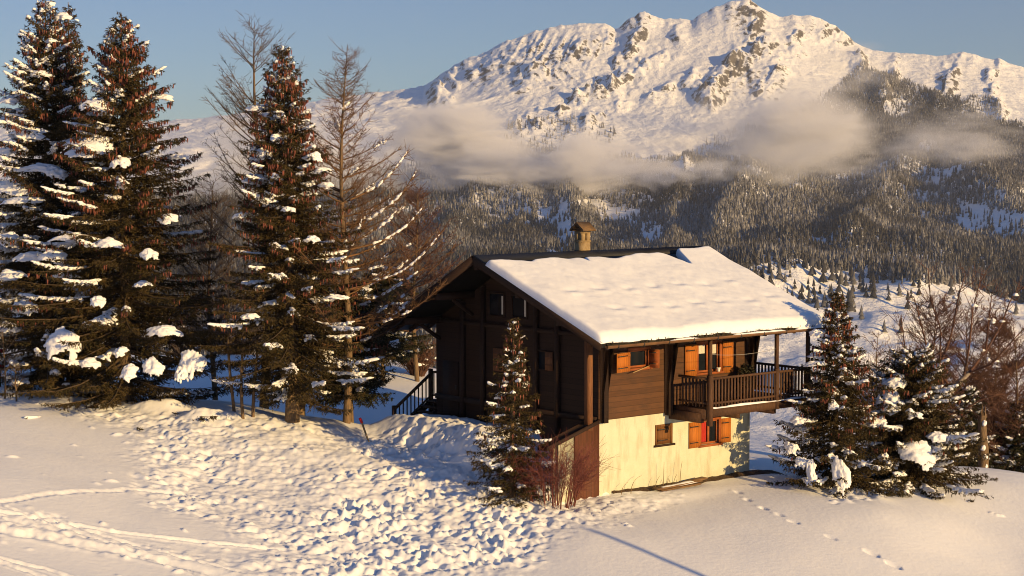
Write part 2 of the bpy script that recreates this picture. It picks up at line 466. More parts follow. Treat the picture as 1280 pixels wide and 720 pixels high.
def base_z(x, y):
    x = np.asarray(x, float); y = np.asarray(y, float)
    sh = np.broadcast(x, y).shape
    q = np.stack([np.broadcast_to(x, sh).ravel(), np.broadcast_to(y, sh).ravel()], -1) / 30.0
    out = np.zeros(len(q))
    for s in range(0, len(q), 60000):
        b = q[s:s + 60000]
        d2 = ((b[:, None] - _tx[None]) ** 2).sum(-1)
        K = np.where(d2 > 0, d2 * np.log(d2 + 1e-12) * 0.5, 0)
        out[s:s + 60000] = K @ _tw[:-3] + np.c_[np.ones(len(b)), b] @ _tw[-3:]
    out = out.reshape(sh)
    # the yard in front of the long wall is kept level up to the wing wall, the entrance terrace stands behind it
    dx = x - CH[0]; dy = y - CH[1]
    u = dx * cU[0] + dy * cU[1]; v = dx * cV[0] + dy * cV[1]
    terr = smooth(-3.7, -2.0, u) * (1 - smooth(0.0, 0.6, u)) * smooth(1.7, 3.4, v) * (1 - smooth(8.5, 9.6, v))
    side = smooth(-3.0, -1.6, u) * (1 - smooth(0.0, 0.6, u)) * smooth(.16, .34, v) * (1 - smooth(1.7, 3.4, v))
    yard = smooth(-3.0, -1.9, u) * (1 - smooth(7.0, 9, u)) * (1 - smooth(0.05, 0.2, v)) * smooth(-2.0, -0.9, v)
    out = out + (2.0 - out) * terr + (0.0 - out) * yard + (.75 - out) * side
    out = out + .16 * np.exp(-((u + 2.1) / .55) ** 2) * smooth(2.4, 3.6, v) * (1 - smooth(8.0, 9.3, v))
    # nothing rises inside the house
    ins = smooth(0.3, 0.9, u) * (1 - smooth(6.6, 7.2, u)) * smooth(0.05, .2, v) * (1 - smooth(8.2, 8.6, v))
    return out + (np.minimum(out, 0.0) - out) * ins


def ground_at(px, py):
    """where the ground is seen at a pixel"""
    lo = None
    r = at(px, py, 1.0); r[2] -= CAMZ
    d = np.arange(44, 130, 0.1)
    z = base_z(r[0] * d, d)
    h = CAMZ + r[2] * d - z
    k = np.argmax(h <= 0)
    if h[k] > 0: k = len(d) - 1
    return np.array([r[0] * d[k], d[k], z[k]])


def poly_mask(PX, PY, poly):
    inside = np.zeros(PX.shape, bool)
    n = len(poly); j = n - 1
    for i in range(n):
        xi, yi = poly[i]; xj, yj = poly[j]
        c = ((yi > PY) != (yj > PY)) & (PX < (xj - xi) * (PY - yi) / (yj - yi + 1e-9) + xi)
        inside ^= c; j = i
    return inside


def blur(a, n):
    for ax in (0, 1):
        for _ in range(2):
            k = np.cumsum(np.pad(a, [(n + 1, n) if i == ax else (0, 0) for i in range(2)], mode='edge'), axis=ax)
            sl = lambda s, e: tuple(slice(s, e) if i == ax else slice(None) for i in range(2))
            L_ = a.shape[ax]
            a = (k[sl(2 * n + 1, 2 * n + 1 + L_)] - k[sl(0, L_)]) / (2 * n + 1)
    return a


TRAMPLED = [(80, 512), (140, 512), (215, 522), (330, 522), (420, 532), (452, 548), (490, 535), (510, 512), (720, 508), (700, 560), (690, 605), (700, 628), (780, 622), (850, 612), (800, 640), (742, 650),
            (700, 672), (660, 700), (640, 730), (290, 730), (330, 690), (300, 660), (215, 640), (180, 610), (190, 580), (160, 565), (215, 548), (150, 533)]
TRAIL_UP = [(-20, 650), (60, 640), (160, 668), (260, 676), (330, 690), (340, 720), (250, 700), (130, 690), (40, 672), (-20, 668)]


def make_ground():
    rng = np.random.default_rng(5)
    xs = np.unique(np.concatenate([-17 - np.geomspace(0.3, 260, 30)[::-1], np.arange(-17, 21, 0.052), 21 + np.geomspace(0.3, 260, 30)]))
    ys = np.unique(np.concatenate([np.linspace(-60, 40, 26), np.arange(41, 45.5, 0.4), np.arange(45.6, 68, 0.062), np.arange(68, 100, 0.2), 100 + np.geomspace(0.4, 150, 26)]))
    X, Y = np.meshgrid(xs, ys)
    # base surface on a coarse grid, then interpolated: quick and smooth
    cx = np.unique(np.concatenate([xs[::6], xs[-1:]])); cy = np.unique(np.concatenate([ys[::4], ys[-1:]]))
    Zc = base_z(*np.meshgrid(cx, cy))
    Zr = np.stack([np.interp(xs, cx, row) for row in Zc])
    Z = np.stack([np.interp(ys, cy, Zr[:, i]) for i in range(len(xs))], 1)
    # where each point is in the picture decides how it has been trodden
    dep = Y * CP - (Z - CAMZ) * SP
    dep = np.where(dep < 5, 5, dep)
    PX = 640 + FPX * X / dep; PY = 360 - FPX * (Y * SP + (Z - CAMZ) * CP) / dep
    fine = (X > -17) & (X < 21) & (Y > 45) & (Y < 68)
    m = poly_mask(PX + 14 * fbm(X * 1.3, Y * 1.3, 3), PY + 10 * fbm(X * 1.1, Y * 1.1, 4), TRAMPLED).astype(float)
    m = blur(m, 11) * fine
    m2 = blur(poly_mask(PX, PY, [(430, 560), (560, 540), (660, 600), (700, 640), (660, 720), (420, 720), (400, 640)]).astype(float), 14)
    m3 = blur(poly_mask(PX, PY, TRAIL_UP).astype(float), 4) * fine
    dz = np.zeros_like(Z)
    mask_i = lambda x, y: (int(np.clip(np.searchsorted(ys, y), 0, len(ys) - 1)), int(np.clip(np.searchsorted(xs, x), 0, len(xs) - 1)))

    def splat(x, y, r, h, el=1.0, ang=0.0, flat=2.0):
        i0, i1 = np.searchsorted(ys, [y - r * 1.9, y + r * 1.9]); j0, j1 = np.searchsorted(xs, [x - r * 1.9, x + r * 1.9])
        if i1 <= i0 or j1 <= j0: return
        a = X[i0:i1, j0:j1] - x; b = Y[i0:i1, j0:j1] - y
        c, s = math.cos(ang), math.sin(ang)
        p = (a * c + b * s) / (r * el); q = (-a * s + b * c) / r
        d = (p * p + q * q)
        dz[i0:i1, j0:j1] += h * np.exp(-d ** (flat / 2) * 1.3)

    # rolling drift and wind texture everywhere
    dz += 0.10 * fbm(X * 0.16, Y * 0.16, 11, 3) + 0.012 * fbm(X * 1.1 + 0.4 * Y, Y * 0.6, 12, 4)
    # trodden snow: clods pushed up, steps pressed in
    n = 26000
    patch = smooth(-.35, .35, fbm(X * .45, Y * .8, 27, 4))
    rx = rng.uniform(-15, 6, n); ry = rng.uniform(46, 68, n)
    for x, y in zip(rx, ry):
        i, j = mask_i(x, y)
        w = m[i, j]; w3 = m3[i, j]
        w = max(w, 0.5 * w3)
        if w < 0.12 or rng.random() > w: continue
        k = (0.42 + 0.62 * m2[i, j]) * (0.35 + 1.1 * patch[i, j])
        if rng.random() < 0.45:
            splat(x, y, rng.uniform(.07, .15), -rng.uniform(.02, .085) * k, rng.uniform(1, 2.0), rng.uniform(0, 3.1), 3.2)
        else:
            splat(x, y, rng.uniform(.04, .15), rng.uniform(.012, .055) * k, rng.uniform(1, 2.0), rng.uniform(0, 3.1), 2.4)
    mm = np.maximum(m, 0.4 * m3)
    wX = X + .25 * fbm(X * 2, Y * 2, 28, 3); wY = Y + .25 * fbm(X * 2, Y * 2, 29, 3)
    dz += mm * (0.10 * fbm(wX * 1.1, wY * 1.1, 21, 5) + (.02 + .045 * patch) * (ridged(wX * 3.1, wY * 4.0, 22, 4) - .4) - 0.03)
    # broken crust: angular plates of a few hand widths, tilted and lifted by chance
    q = mm > .02
    qx = wX[q] * 3.4; qy = wY[q] * 3.0
    bx = np.floor(qx); by_ = np.floor(qy); best = np.full(qx.shape, 9.0); hid = np.zeros(qx.shape); tlx = np.zeros(qx.shape); sec = np.full(qx.shape, 9.0)
    for i in (-1, 0, 1):
        for j in (-1, 0, 1):
            cx_ = bx + i; cy_ = by_ + j
            jx = cx_ + _hash(cx_, cy_, 301); jy = cy_ + _hash(cx_, cy_, 302); r1 = _hash(cx_, cy_, 303)
            d = np.hypot(qx - jx, qy - jy); nb_ = d < best
            sec = np.where(nb_, best, np.minimum(sec, d)); hid = np.where(nb_, r1, hid); tlx = np.where(nb_, (qx - jx) * (_hash(cx_, cy_, 304) - .5) + (qy - jy) * (_hash(cx_, cy_, 305) - .5), tlx); best = np.where(nb_, d, best)
    plate = ((hid > .45) * (hid - .40) * .13 + .11 * tlx) * np.clip((sec - best) * 7, 0, 1) - .02 * (1 - np.clip((sec - best) * 9, 0, 1))
    dz[q] += mm[q] * plate * (.25 + .75 * smooth(-.2, .4, fbm(X[q] * .6, Y[q] * .7, 306, 3))) * (.7 + .5 * m2[q])
    dz[q] += mm[q] * .022 * fbm(X[q] * 7, Y[q] * 7, 307, 3)
    # a few loose clumps in the smooth field
    for k in range(70):
        px, py = rng.uniform(0, 330), rng.uniform(520, 715)
        g = on_level(px, py, 1.2)
        splat(g[0], g[1], rng.uniform(.05, .12), rng.uniform(.02, .07), rng.uniform(1, 2.5), rng.uniform(0, 3.1), 3)

    def line(pts, w, depth, rim, step=0.06, jit=0.0):
        P = [ground_at(*p)[:2] for p in pts]
        for a, b in zip(P[:-1], P[1:]):
            L_ = np.linalg.norm(b - a); k = max(1, int(L_ / step)); dirv = (b - a) / (L_ + 1e-9); nrm = np.array([-dirv[1], dirv[0]])
            for t in range(k):
                p = a + (b - a) * t / k + nrm * rng.uniform(-jit, jit)
                s_ = step / w * 0.62
                splat(p[0], p[1], w * rng.uniform(.7, 1.2), -depth * s_ * rng.uniform(.4, 1.5), 1, 0, 2.6)
                for sg in (-1, 1):
                    q = p + nrm * sg * w * 1.7
                    splat(q[0], q[1], w * .55, rim * s_ * 2 * rng.uniform(.5, 1.4), 1, 0, 2)

    # ski and sledge tracks on the left
    line([(-10, 632), (60, 618), (110, 614), (170, 612), (250, 616)], .11, .06, .012, jit=.08)
    line([(-10, 660), (60, 672), (160, 690), (260, 712), (330, 735)], .24, .10, .025, jit=.07)
    line([(-10, 640), (60, 650), (150, 664), (300, 680), (360, 684)], .09, .07, .03)
    line([(-10, 628), (40, 645), (100, 664), (200, 698), (290, 735)], .07, .06, .025)
    line([(45, 640), (110, 662), (210, 690), (300, 712)], .07, .06, .025)
    line([(-10, 694), (60, 712), (110, 728)], .09, .08, .03)
    line([(-10, 700), (40, 716), (70, 728)], .09, .08, .03)
    # animal track across the smooth yard on the right
    P = [ground_at(*p)[:2] for p in [(918, 614), (950, 634), (990, 652), (1040, 672), (1085, 690), (1112, 704), (1150, 725)]]
    for a, b in zip(P[:-1], P[1:]):
        L_ = np.linalg.norm(b - a); k = max(1, int(L_ / .80))
        for t in range(k):
            p = a + (b - a) * (t + rng.uniform(0, .2)) / k
            ang = math.atan2(*(b - a)[::-1])
            if rng.random() < .12: continue
            splat(p[0] + rng.uniform(-.09, .09), p[1] + rng.uniform(-.12, .12), rng.uniform(.08, .13), -rng.uniform(.05, .10), rng.uniform(1.5, 3.2), ang + rng.uniform(-.25, .25), 3)
            splat(p[0] - .12, p[1] + .1, .09, .02, 2, ang, 2)
    for px, py in [(1246, 644), (1240, 641), (1252, 645), (786, 658), (782, 655)]:
        g = ground_at(px, py); splat(g[0], g[1], .07, .07, 1.6, .3, 3)
    # melt hollows and heaps below the spruces
    for px, py, r, h in [(250, 522, .55, .35), (215, 512, .5, .35), (185, 512, .5, .25), (285, 520, .5, .15), (1055, 618, .6, -.14), (1100, 612, .5, -.12), (1095, 620, .5, .08), (1150, 606, .5, .1), (641, 626, .6, -.12)]:
        g = ground_at(px, py); splat(g[0], g[1], r, h, 1.3, 0, 2)
    for k in range(220):
        px = rng.uniform(1040, 1200); py = 622 - (px - 1040) * .12 + rng.uniform(-10, 6)
        g = ground_at(px, py)
        splat(g[0], g[1], rng.uniform(.08, .2), rng.uniform(-.06, .07), rng.uniform(1, 2), rng.uniform(0, 3), 3)
    # keep walls and terrace clean of the coarsest noise
    Z = Z + dz
    G = Geo(); G.grid(np.stack([X, Y, Z], -1))
    o = G.build('snow_ground', M['snow'], None, True, kind='structure')
    # surface lookup with the noise, for things that stand on it
    return xs, ys, Z


GX, GY, GZ = make_ground()


def gz(x, y):
    i = int(np.clip(np.searchsorted(GY, y), 1, len(GY) - 1)); j = int(np.clip(np.searchsorted(GX, x), 1, len(GX) - 1))
    return float(GZ[i - 1:i + 1, j - 1:j + 1].mean())


# ------------------------------------------------------------------ valley and mountains
SKYLINE = [(-500, 190), (-200, 165), (0, 160), (150, 155), (240, 150), (300, 142), (360, 130), (400, 125), (450, 118), (505, 113), (530, 108), (548, 97), (580, 78), (600, 70), (620, 60), (660, 45), (700, 34), (730, 31),
           (760, 33), (768, 39), (780, 31), (788, 25), (800, 20), (815, 22), (832, 26), (850, 28), (863, 29), (870, 22), (885, 14), (905, 6), (915, 4), (935, 6), (945, 11), (955, 14), (972, 22), (990, 22), (1010, 21), (1022, 25),
           (1036, 34), (1050, 44), (1062, 54), (1080, 62), (1100, 65), (1120, 68), (1140, 68), (1170, 71), (1185, 69), (1200, 67), (1218, 70), (1235, 75), (1255, 79), (1280, 85), (1350, 110), (1500, 150), (1800, 190)]
TREELINE = [(-500, 235), (300, 235), (480, 215), (560, 205), (620, 190), (660, 178), (720, 185), (800, 196), (850, 196), (880, 180), (920, 165), (980, 150), (1030, 120), (1062, 90), (1085, 72), (1102, 76), (1120, 92), (1140, 106), (1165, 115), (1185, 122), (1205, 134), (1225, 145), (1250, 153),
            (1280, 164), (1340, 185), (1400, 200), (1800, 215)]
RIDGES = [([(800, 20), (794, 42), (788, 66), (780, 80)], 34, 13), ([(930, 5), (941, 26), (948, 48), (936, 70), (912, 92), (884, 120)], 42, 17), ([(760, 33), (738, 58), (700, 80), (655, 100)], 22, 16),
          ([(752, 112), (716, 128), (684, 146), (655, 160)], 36, 13), ([(1036, 34), (1058, 60), (1078, 82), (1110, 118)], 40, 16), ([(590, 73), (566, 96), (552, 118)], 34, 15), ([(700, 34), (676, 58), (640, 84)], 14, 11), ([(1200, 67), (1186, 95), (1168, 130)], 24, 11),
          ([(1120, 68), (1108, 92), (1100, 120)], 20, 11), ([(985, 22), (990, 52), (980, 82), (950, 120)], 22, 14), ([(850, 28), (838, 60), (800, 92), (760, 112)], 22, 16), ([(1240, 76), (1236, 110), (1245, 145)], 26, 11), ([(660, 45), (640, 66), (610, 88)], 14, 10),
          ([(640, 56), (618, 76), (590, 96)], 12, 9), ([(870, 100), (830, 118), (770, 135), (720, 160)], 20, 14)]
LOWRIDGES = [([(700, 235), (712, 262), (722, 290), (735, 325)], 26, 26), ([(1010, 150), (960, 200), (930, 250), (900, 300)], 34, 30), ([(640, 225), (600, 255), (560, 300)], 22, 26), ([(860, 215), (850, 250), (838, 290), (850, 330)], 22, 26),
             ([(1090, 90), (1130, 150), (1190, 215), (1290, 300)], 40, 34), ([(1150, 200), (1100, 260), (1060, 320)], 26, 34)]


def seg_dist(PX, PY, pts):
    best = np.full(PX.shape, 1e9); side = np.zeros(PX.shape)
    for (x0, y0), (x1, y1) in zip(pts[:-1], pts[1:]):
        dx, dy = x1 - x0, y1 - y0
        t = np.clip(((PX - x0) * dx + (PY - y0) * dy) / (dx * dx + dy * dy), 0, 1)
        d = np.hypot(PX - x0 - t * dx, PY - y0 - t * dy)
        best = np.minimum(best, d)
    return best


class Terrain:
    pass


TR = Terrain()


def make_mountain():
    cols = np.concatenate([np.linspace(-500, -60, 40), np.arange(-50, 1340, 1.9), np.linspace(1345, 1800, 40)])
    sky_y = np.interp(cols, *zip(*SKYLINE))
    sky_s = np.mean([np.interp(cols + d, *zip(*SKYLINE)) for d in range(-70, 71, 10)], 0)
    # knots down the valley: depth, picture height there
    kY = np.array([150, 260, 420, 700, 1250, 1500, 1900, 2600, 3400, 4200, 4500, 4820, 5400, 6100, 7500])
    kz = np.zeros((len(kY), len(cols)))
    zed = lambda y, Y: CAMZ + (203 - y) / FPX * Y
    meadow = np.interp(cols, [-500, 300, 600, 900, 1000, 1280, 1800], [352, 350, 345, 338, 335, 372, 380])
    kz[0] = -42; kz[1] = -62; kz[2] = -82; kz[3] = -120; kz[4] = -172
    kz[5] = zed(meadow + 92, 1500); kz[6] = zed(meadow, 1900)
    kz[7] = zed(meadow * .6 + 205 * .4 + 10, 2600); kz[8] = zed(245, 3400); kz[9] = zed(206, 4200); kz[10] = zed(190 - .05 * (200 - sky_s), 4500)
    kz[11] = zed(190 - .36 * (190 - sky_s), 4820); kz[12] = zed(sky_y, 5400); kz[13] = kz[12] - 70; kz[14] = kz[12] - 500
    zm = kz[11] + (zed(.8 * sky_s + .2 * sky_y, 5400) - kz[11]) * (5240 - 4820) / 580
    kY = np.insert(kY, 12, 5240); kz = np.insert(kz, 12, zm, axis=0)
    rows = np.unique(np.concatenate([np.geomspace(150, 1100, 60), np.linspace(1100, 1900, 110), np.linspace(1900, 4400, 210), np.linspace(4400, 5400, 300), np.linspace(5400, 6200, 20), np.linspace(6200, 7500, 8)]))
    Z = np.stack([np.interp(rows, kY, kz[:, j]) for j in range(len(cols))], 1)
    # soften the knots
    ker = np.array([1, 2, 3, 4, 3, 2, 1.]) / 16
    Zs = Z.copy()
    for i in range(3, len(rows) - 40):
        if abs(rows[i] - 5400) > 60: Zs[i] = (Z[i - 3:i + 4] * ker[:, None]).sum(0)
    Z = Zs
    Yg = np.repeat(rows[:, None], len(cols), 1)
    Xg = (cols[None] - 640) / FPX * Yg
    PXg = np.repeat(cols[None], len(rows), 0)
    PYg = 203 - (Z - CAMZ) * FPX / Yg
    up = smooth(4250, 4700, Yg)
    # relief
    wx = Xg + 120 * fbm(Xg / 700, Yg / 700, 71, 3); wy = Yg + 120 * fbm(Xg / 700, Yg / 700, 72, 3)
    sk = wx + 0.55 * (wy - 5000)                       # ribs that run down to the left
    near_top = 1 - smooth(5000, 5400, Yg) * 0.80
    rm = np.clip(.42 + 1.1 * fbm(wx / 620, wy / 900, 49, 3), .16, 1.1)
    for cx, cy, w, hh in [(830, 90, 70, 40), (1030, 70, 40, 36), (900, 140, 90, 26), (560, 110, 40, 20)]:
        rm *= 1 - .75 * np.exp(-((PXg - cx) / w) ** 2 - ((PYg - cy) / hh) ** 2)
    h = rm * (ridged((sk + 90 * fbm(wx / 210, wy / 260, 55, 3)) / 300, wy / 420, 41, 5, .52) - .45) * 44 * up * near_top
    h += (.3 + .9 * rm) * fbm(wx / 150, wy / 190, 43, 4) * 9 * up * near_top
    h += (.25 + 1.0 * rm) * fbm(Xg / 55, Yg / 75, 44, 4, .6) * 7.5 * up * (1 - .55 * smooth(5120, 5400, Yg))
    h += fbm(PXg / 9, Yg / 150, 45, 4) * 3.5 * smooth(5120, 5390, Yg)
    h += (ridged((PXg + .5 * PYg) / 9, PYg / 60, 46, 3) - .45) * 12 * up * np.exp(-((PXg - 680) / 85) ** 2 - ((PYg - 66) / 26) ** 2)
    for pts, amp, w in RIDGES:
        d = seg_dist(PXg + 9 * fbm(PXg / 14, PYg / 14, 56, 3), PYg + 7 * fbm(PXg / 15, PYg / 12, 57, 3), pts)
        h += .68 * (1 - .6 * smooth(5120, 5400, Yg)) * amp * (np.clip(1 - d / (1.5 * w), 0, 1) ** 1.3) * np.clip(.8 + 1.5 * fbm(PXg / 16, PYg / 16, 48, 3), .15, 1.6) * up
    mid = smooth(1950, 2500, Yg) * (1 - smooth(4300, 4700, Yg))
    h += (ridged(wx / 420, wy / 900, 51, 4) - .4) * 60 * mid + fbm(Xg / 90, Yg / 160, 52, 3) * 14 * mid
    for pts, amp, w in LOWRIDGES:
        d = seg_dist(PXg, PYg, pts)
        h += amp * np.clip(1 - d / w, 0, 1) ** 1.2 * mid
    low = smooth(1200, 1400, Yg) * (1 - smooth(1850, 2100, Yg))
    h += (fbm(Xg / 130, Yg / 170, 61, 4) * 30 + fbm(Xg / 30, Yg / 60, 62, 3) * 1.6) * low
    Z = Z + h
    # bare rock where it is steep
    gy = np.gradient(Z, axis=0) / np.gradient(Yg, axis=0); gx = np.gradient(Z, axis=1) / np.gradient(Xg, axis=1)
    st = np.hypot(gx, gy)
    ref = st[(Yg > 4500) & (Yg < 5400)]
    q1, q2 = np.quantile(ref, [.70, .985])
    rock = (.375 + .22 * smooth(q1, q2, st)) * up
    PY2 = 203 - (Z - CAMZ) * FPX / Yg
    crag = np.zeros_like(Z)
    for cx, cy, w, hh in [(935, 28, 30, 26), (795, 32, 16, 18), (1005, 34, 20, 12), (700, 72, 60, 16), (745, 45, 26, 12), (1180, 105, 60, 40), (930, 100, 24, 40), (600, 100, 26, 16), (690, 150, 60, 22), (1120, 75, 20, 14)]:
        crag = np.maximum(crag, np.exp(-((PXg - cx) / w) ** 2 - ((PY2 - cy) / hh) ** 2))
    rock = np.clip(rock + .10 * crag * up, 0, .72)
    V = np.stack([Xg, Yg, Z], -1)
    G = Geo(); G.grid(V, rnd=rock.ravel())
    o = G.build('mountain', M['mountain'], None, True, kind='structure')
    TR.cols, TR.rows, TR.Z, TR.PX, TR.PY = cols, rows, Z, PXg, PY2
    return o


make_mountain()


def terr_z(px, Y):
    j = np.clip(np.searchsorted(TR.cols, px), 1, len(TR.cols) - 1); i = np.clip(np.searchsorted(TR.rows, Y), 1, len(TR.rows) - 1)
    fx = (px - TR.cols[j - 1]) / (TR.cols[j] - TR.cols[j - 1]); fy = (Y - TR.rows[i - 1]) / (TR.rows[i] - TR.rows[i - 1])
    a = TR.Z[i - 1, j - 1] * (1 - fx) + TR.Z[i - 1, j] * fx; b = TR.Z[i, j - 1] * (1 - fx) + TR.Z[i, j] * fx
    return a * (1 - fy) + b * fy


def conifer_shape(h, r, rng, tiers=4, sides=7):
    """one far conifer: ragged skirts stacked on a stem"""
    vs = []; fs = []; n = 0
    for k in range(tiers):
        t0 = .06 + .80 * k / tiers; t1 = min(1.0, t0 + .44 if k < tiers - 1 else 1.0)
        rr = r * (1 - t0) ** .9
        ang = np.arange(sides) * 2 * np.pi / sides + rng.uniform(0, 1)
        q = rr * rng.uniform(.62, 1.18, sides)
        ring = np.stack([np.cos(ang) * q, np.sin(ang) * q, np.full(sides, h * t0) + rng.uniform(-.04, .05, sides) * h], -1)
        vs.append(ring); vs.append(np.array([[rng.uniform(-.03, .03) * h * .2, 0, h * t1]]))
        for i in range(sides):
            fs.append([n + i, n + (i + 1) % sides, n + sides])
        n += sides + 1
    return np.concatenate(vs), np.array(fs)


CLEARINGS = [(705, 285, 9, 34), (726, 300, 14, 12), (815, 292, 14, 16), (770, 268, 30, 9), (1240, 275, 46, 12), (1215, 262, 22, 7), (1262, 292, 22, 8), (740, 255, 22, 6), (690, 320, 22, 8), (855, 208, 12, 9), (1010, 120, 20, 10), (1215, 290, 16, 6), (1120, 135, 18, 12), (1160, 185, 14, 10), (680, 268, 10, 8)]


def make_forest():
    rng = np.random.default_rng(9)
    protos = [conifer_shape(1.0, rng.uniform(.13, .24), rng, int(rng.integers(2, 5)), 6) for _ in range(14)]
    tl = lambda px: np.interp(px, *zip(*TREELINE))
    G = Geo()
    n = 170000
    n2 = 60000
    px = np.concatenate([rng.uniform(-60, 1340, n), rng.uniform(930, 1340, n2)]); Y = np.concatenate([1300 + (5120 - 1300) * rng.uniform(0, 1, n) ** 1.15, rng.uniform(3700, 5150, n2)]); n += n2
    z = terr_z(px, Y); X = (px - 640) / FPX * Y
    py = 203 - (z - CAMZ) * FPX / Y
    edge = py - tl(px) + 9 * fbm(X / 130, Y / 200, 81, 3)
    keep = edge > 0
    thin = rng.uniform(0, 1, n) < np.clip(.45 + edge / 26, 0, 1)
    keep &= thin
    dens = fbm(X / 160, Y / 300, 82, 4)
    keep &= dens > -.42 - .4 * rng.uniform(0, 1, n) - .5 * smooth(980, 1060, px) * smooth(3600, 4000, Y)
    for cx, cy, w, h in CLEARINGS:
        q = ((px - cx) / w) ** 2 + ((py - cy) / h) ** 2
        keep &= (q > 1) | (rng.uniform(0, 1, n) < .10)
    meadow = np.interp(px, [-500, 300, 600, 900, 945, 960, 1000, 1100, 1200, 1280, 1400], [470, 470, 470, 470, 430, 345, 338, 350, 362, 378, 390]) + 8 * fbm(px / 40, px * 0, 83, 3)
    keep &= py < meadow
    # clumps of trees higher up on the snow
    hi = (Y > 4300) & (py > 120) & (rng.uniform(0, 1, n) < .25) & ((((px - 700) / 70) ** 2 + ((py - 168) / 22) ** 2 < 1) | (((px - 1180) / 70) ** 2 + ((py - 140) / 30) ** 2 < 1))
    keep |= hi
    idx = np.nonzero(keep)[0]
    by = rng.integers(0, len(protos), len(idx))
    for k, (pv, pf) in enumerate(protos):
        ii = idx[by == k]
        m = len(ii)
        if m == 0: continue
        hgt = (7 + 12 * rng.beta(2, 2.6, m)) * (1 + .25 * fbm(X[ii] / 90, Y[ii] / 120, 85, 3)) * (1 - .25 * smooth(4300, 5200, Y[ii]))
        wid = rng.uniform(.85, 1.35, m)
        ang = rng.uniform(0, 6.28, m); c, s = np.cos(ang), np.sin(ang)
        V = np.empty((m, len(pv), 3))
        V[:, :, 0] = (pv[None, :, 0] * c[:, None] - pv[None, :, 1] * s[:, None]) * (hgt * wid)[:, None] + X[ii][:, None]
        V[:, :, 1] = (pv[None, :, 0] * s[:, None] + pv[None, :, 1] * c[:, None]) * (hgt * wid)[:, None] + Y[ii][:, None]
        V[:, :, 2] = pv[None, :, 2] * hgt[:, None] + (z[ii] - 1.0)[:, None]
        F = pf[None] + (np.arange(m) * len(pv))[:, None, None]
        frost = np.clip(.42 + .55 * fbm(X[ii] / 140, Y[ii] / 260, 86, 4) + rng.normal(0, .17, m), .02, .95) * (.75 + .25 * smooth(2200, 3600, Y[ii]))
        G.add(V.reshape(-1, 3), F.reshape(-1, 3), np.repeat(frost, len(pv)))
    print('forest trees', len(idx))
    o = G.build('forest', M['frosted'], None, False, kind='stuff')
    o['label'] = 'snow dusted conifer forest covering the far valley side below the peaks'
    o['category'] = 'forest'
    return protos, rng


PROTOS, FR = make_forest()

# ------------------------------------------------------------------ conifers and bare trees near by
ICO_V = None


def ico():
    global ICO_V
    if ICO_V is None:
        import bmesh
        bm = bmesh.new(); bmesh.ops.create_icosphere(bm, subdivisions=3, radius=1)
        V = np.array([v.co[:] for v in bm.verts]); F = np.array([[v.index for v in f.verts] for f in bm.faces]); bm.free()
        ICO_V = (V, F)
    return ICO_V


def lump(G, c, r, rng, sag=0.0, rot=None):
    """a heap of snow with an uneven surface"""
    V, F = ico()
    s = rng.uniform(0, 100)
    n = fbm(V[:, 0] * 1.6 + s, V[:, 1] * 1.6 + V[:, 2] * 1.3, int(s), 4)
    n2 = fbm(V[:, 2] * 2.9 + s, V[:, 0] * 2.9 - V[:, 1] * 2.1, int(s) + 5, 3)
    P = V * (1 + .42 * n + .18 * n2)[:, None] * np.array(r)[None]
    P[:, 2] = np.where(P[:, 2] < 0, P[:, 2] * .6, P[:, 2])
    P[:, 2] -= sag * (P[:, 0] ** 2 + P[:, 1] ** 2)
    if rot is not None:
        c_, s_ = math.cos(rot), math.sin(rot)
        P = np.stack([P[:, 0] * c_ - P[:, 1] * s_, P[:, 0] * s_ + P[:, 1] * c_, P[:, 2]], -1)
    G.add(P + np.array(c)[None], F)


def snow_pad(G, P0, D, side, hl, hw_, thick, rng, drop):
    """snow lying on a bough: a pillow that follows the bough's fan; P0 centre, D along, side across"""
    a = np.linspace(-1, 1, 11); b = np.linspace(-1, 1, 9)
    A, B = np.meshgrid(a, b, indexing='ij')
    # square to disc
    A2 = A * np.sqrt(1 - B * B / 2); B2 = B * np.sqrt(1 - A * A / 2)
    s = rng.uniform(0, 99)
    wob = 1 + .55 * fbm(A2 * 1.7 + s, B2 * 1.7, int(s), 3)
    A3 = A2 * wob; B3 = B2 * wob
    r2 = np.clip(A2 ** 2 + B2 ** 2, 0, 1)
    top = thick * np.sqrt(1 - r2) * (.75 + .6 * fbm(A2 * 2 + s, B2 * 2 + 3, int(s) + 9, 3) + .25) + .012
    dz = -drop * (B3 * hw_) ** 2 / max(hw_, .05) - drop * .4 * np.abs(B3) * hw_
    up = np.array([0, 0, 1.0])
    base = P0[None, None] + A3[..., None] * hl * D + B3[..., None] * hw_ * side + dz[..., None] * up
    V1 = base + top[..., None] * up; V2 = base - .02 * up
    V2[0], V2[-1], V2[:, 0], V2[:, -1] = V1[0], V1[-1], V1[:, 0], V1[:, -1]
    G.grid(V1); G.grid(V2[:, ::-1])


def ico2():
    global ICO2
    if ICO2 is None:
        import bmesh
        bm = bmesh.new(); bmesh.ops.create_icosphere(bm, subdivisions=2, radius=1)
        ICO2 = (np.array([v.co[:] for v in bm.verts]), np.array([[v.index for v in f.verts] for f in bm.faces])); bm.free()
    return ICO2


ICO2 = None


def ico1():
    global ICO1
    if ICO1 is None:
        import bmesh
        bm = bmesh.new(); bmesh.ops.create_icosphere(bm, subdivisions=1, radius=1)
        ICO1 = (np.array([v.co[:] for v in bm.verts]), np.array([[v.index for v in f.verts] for f in bm.faces])); bm.free()
    return ICO1


ICO1 = None


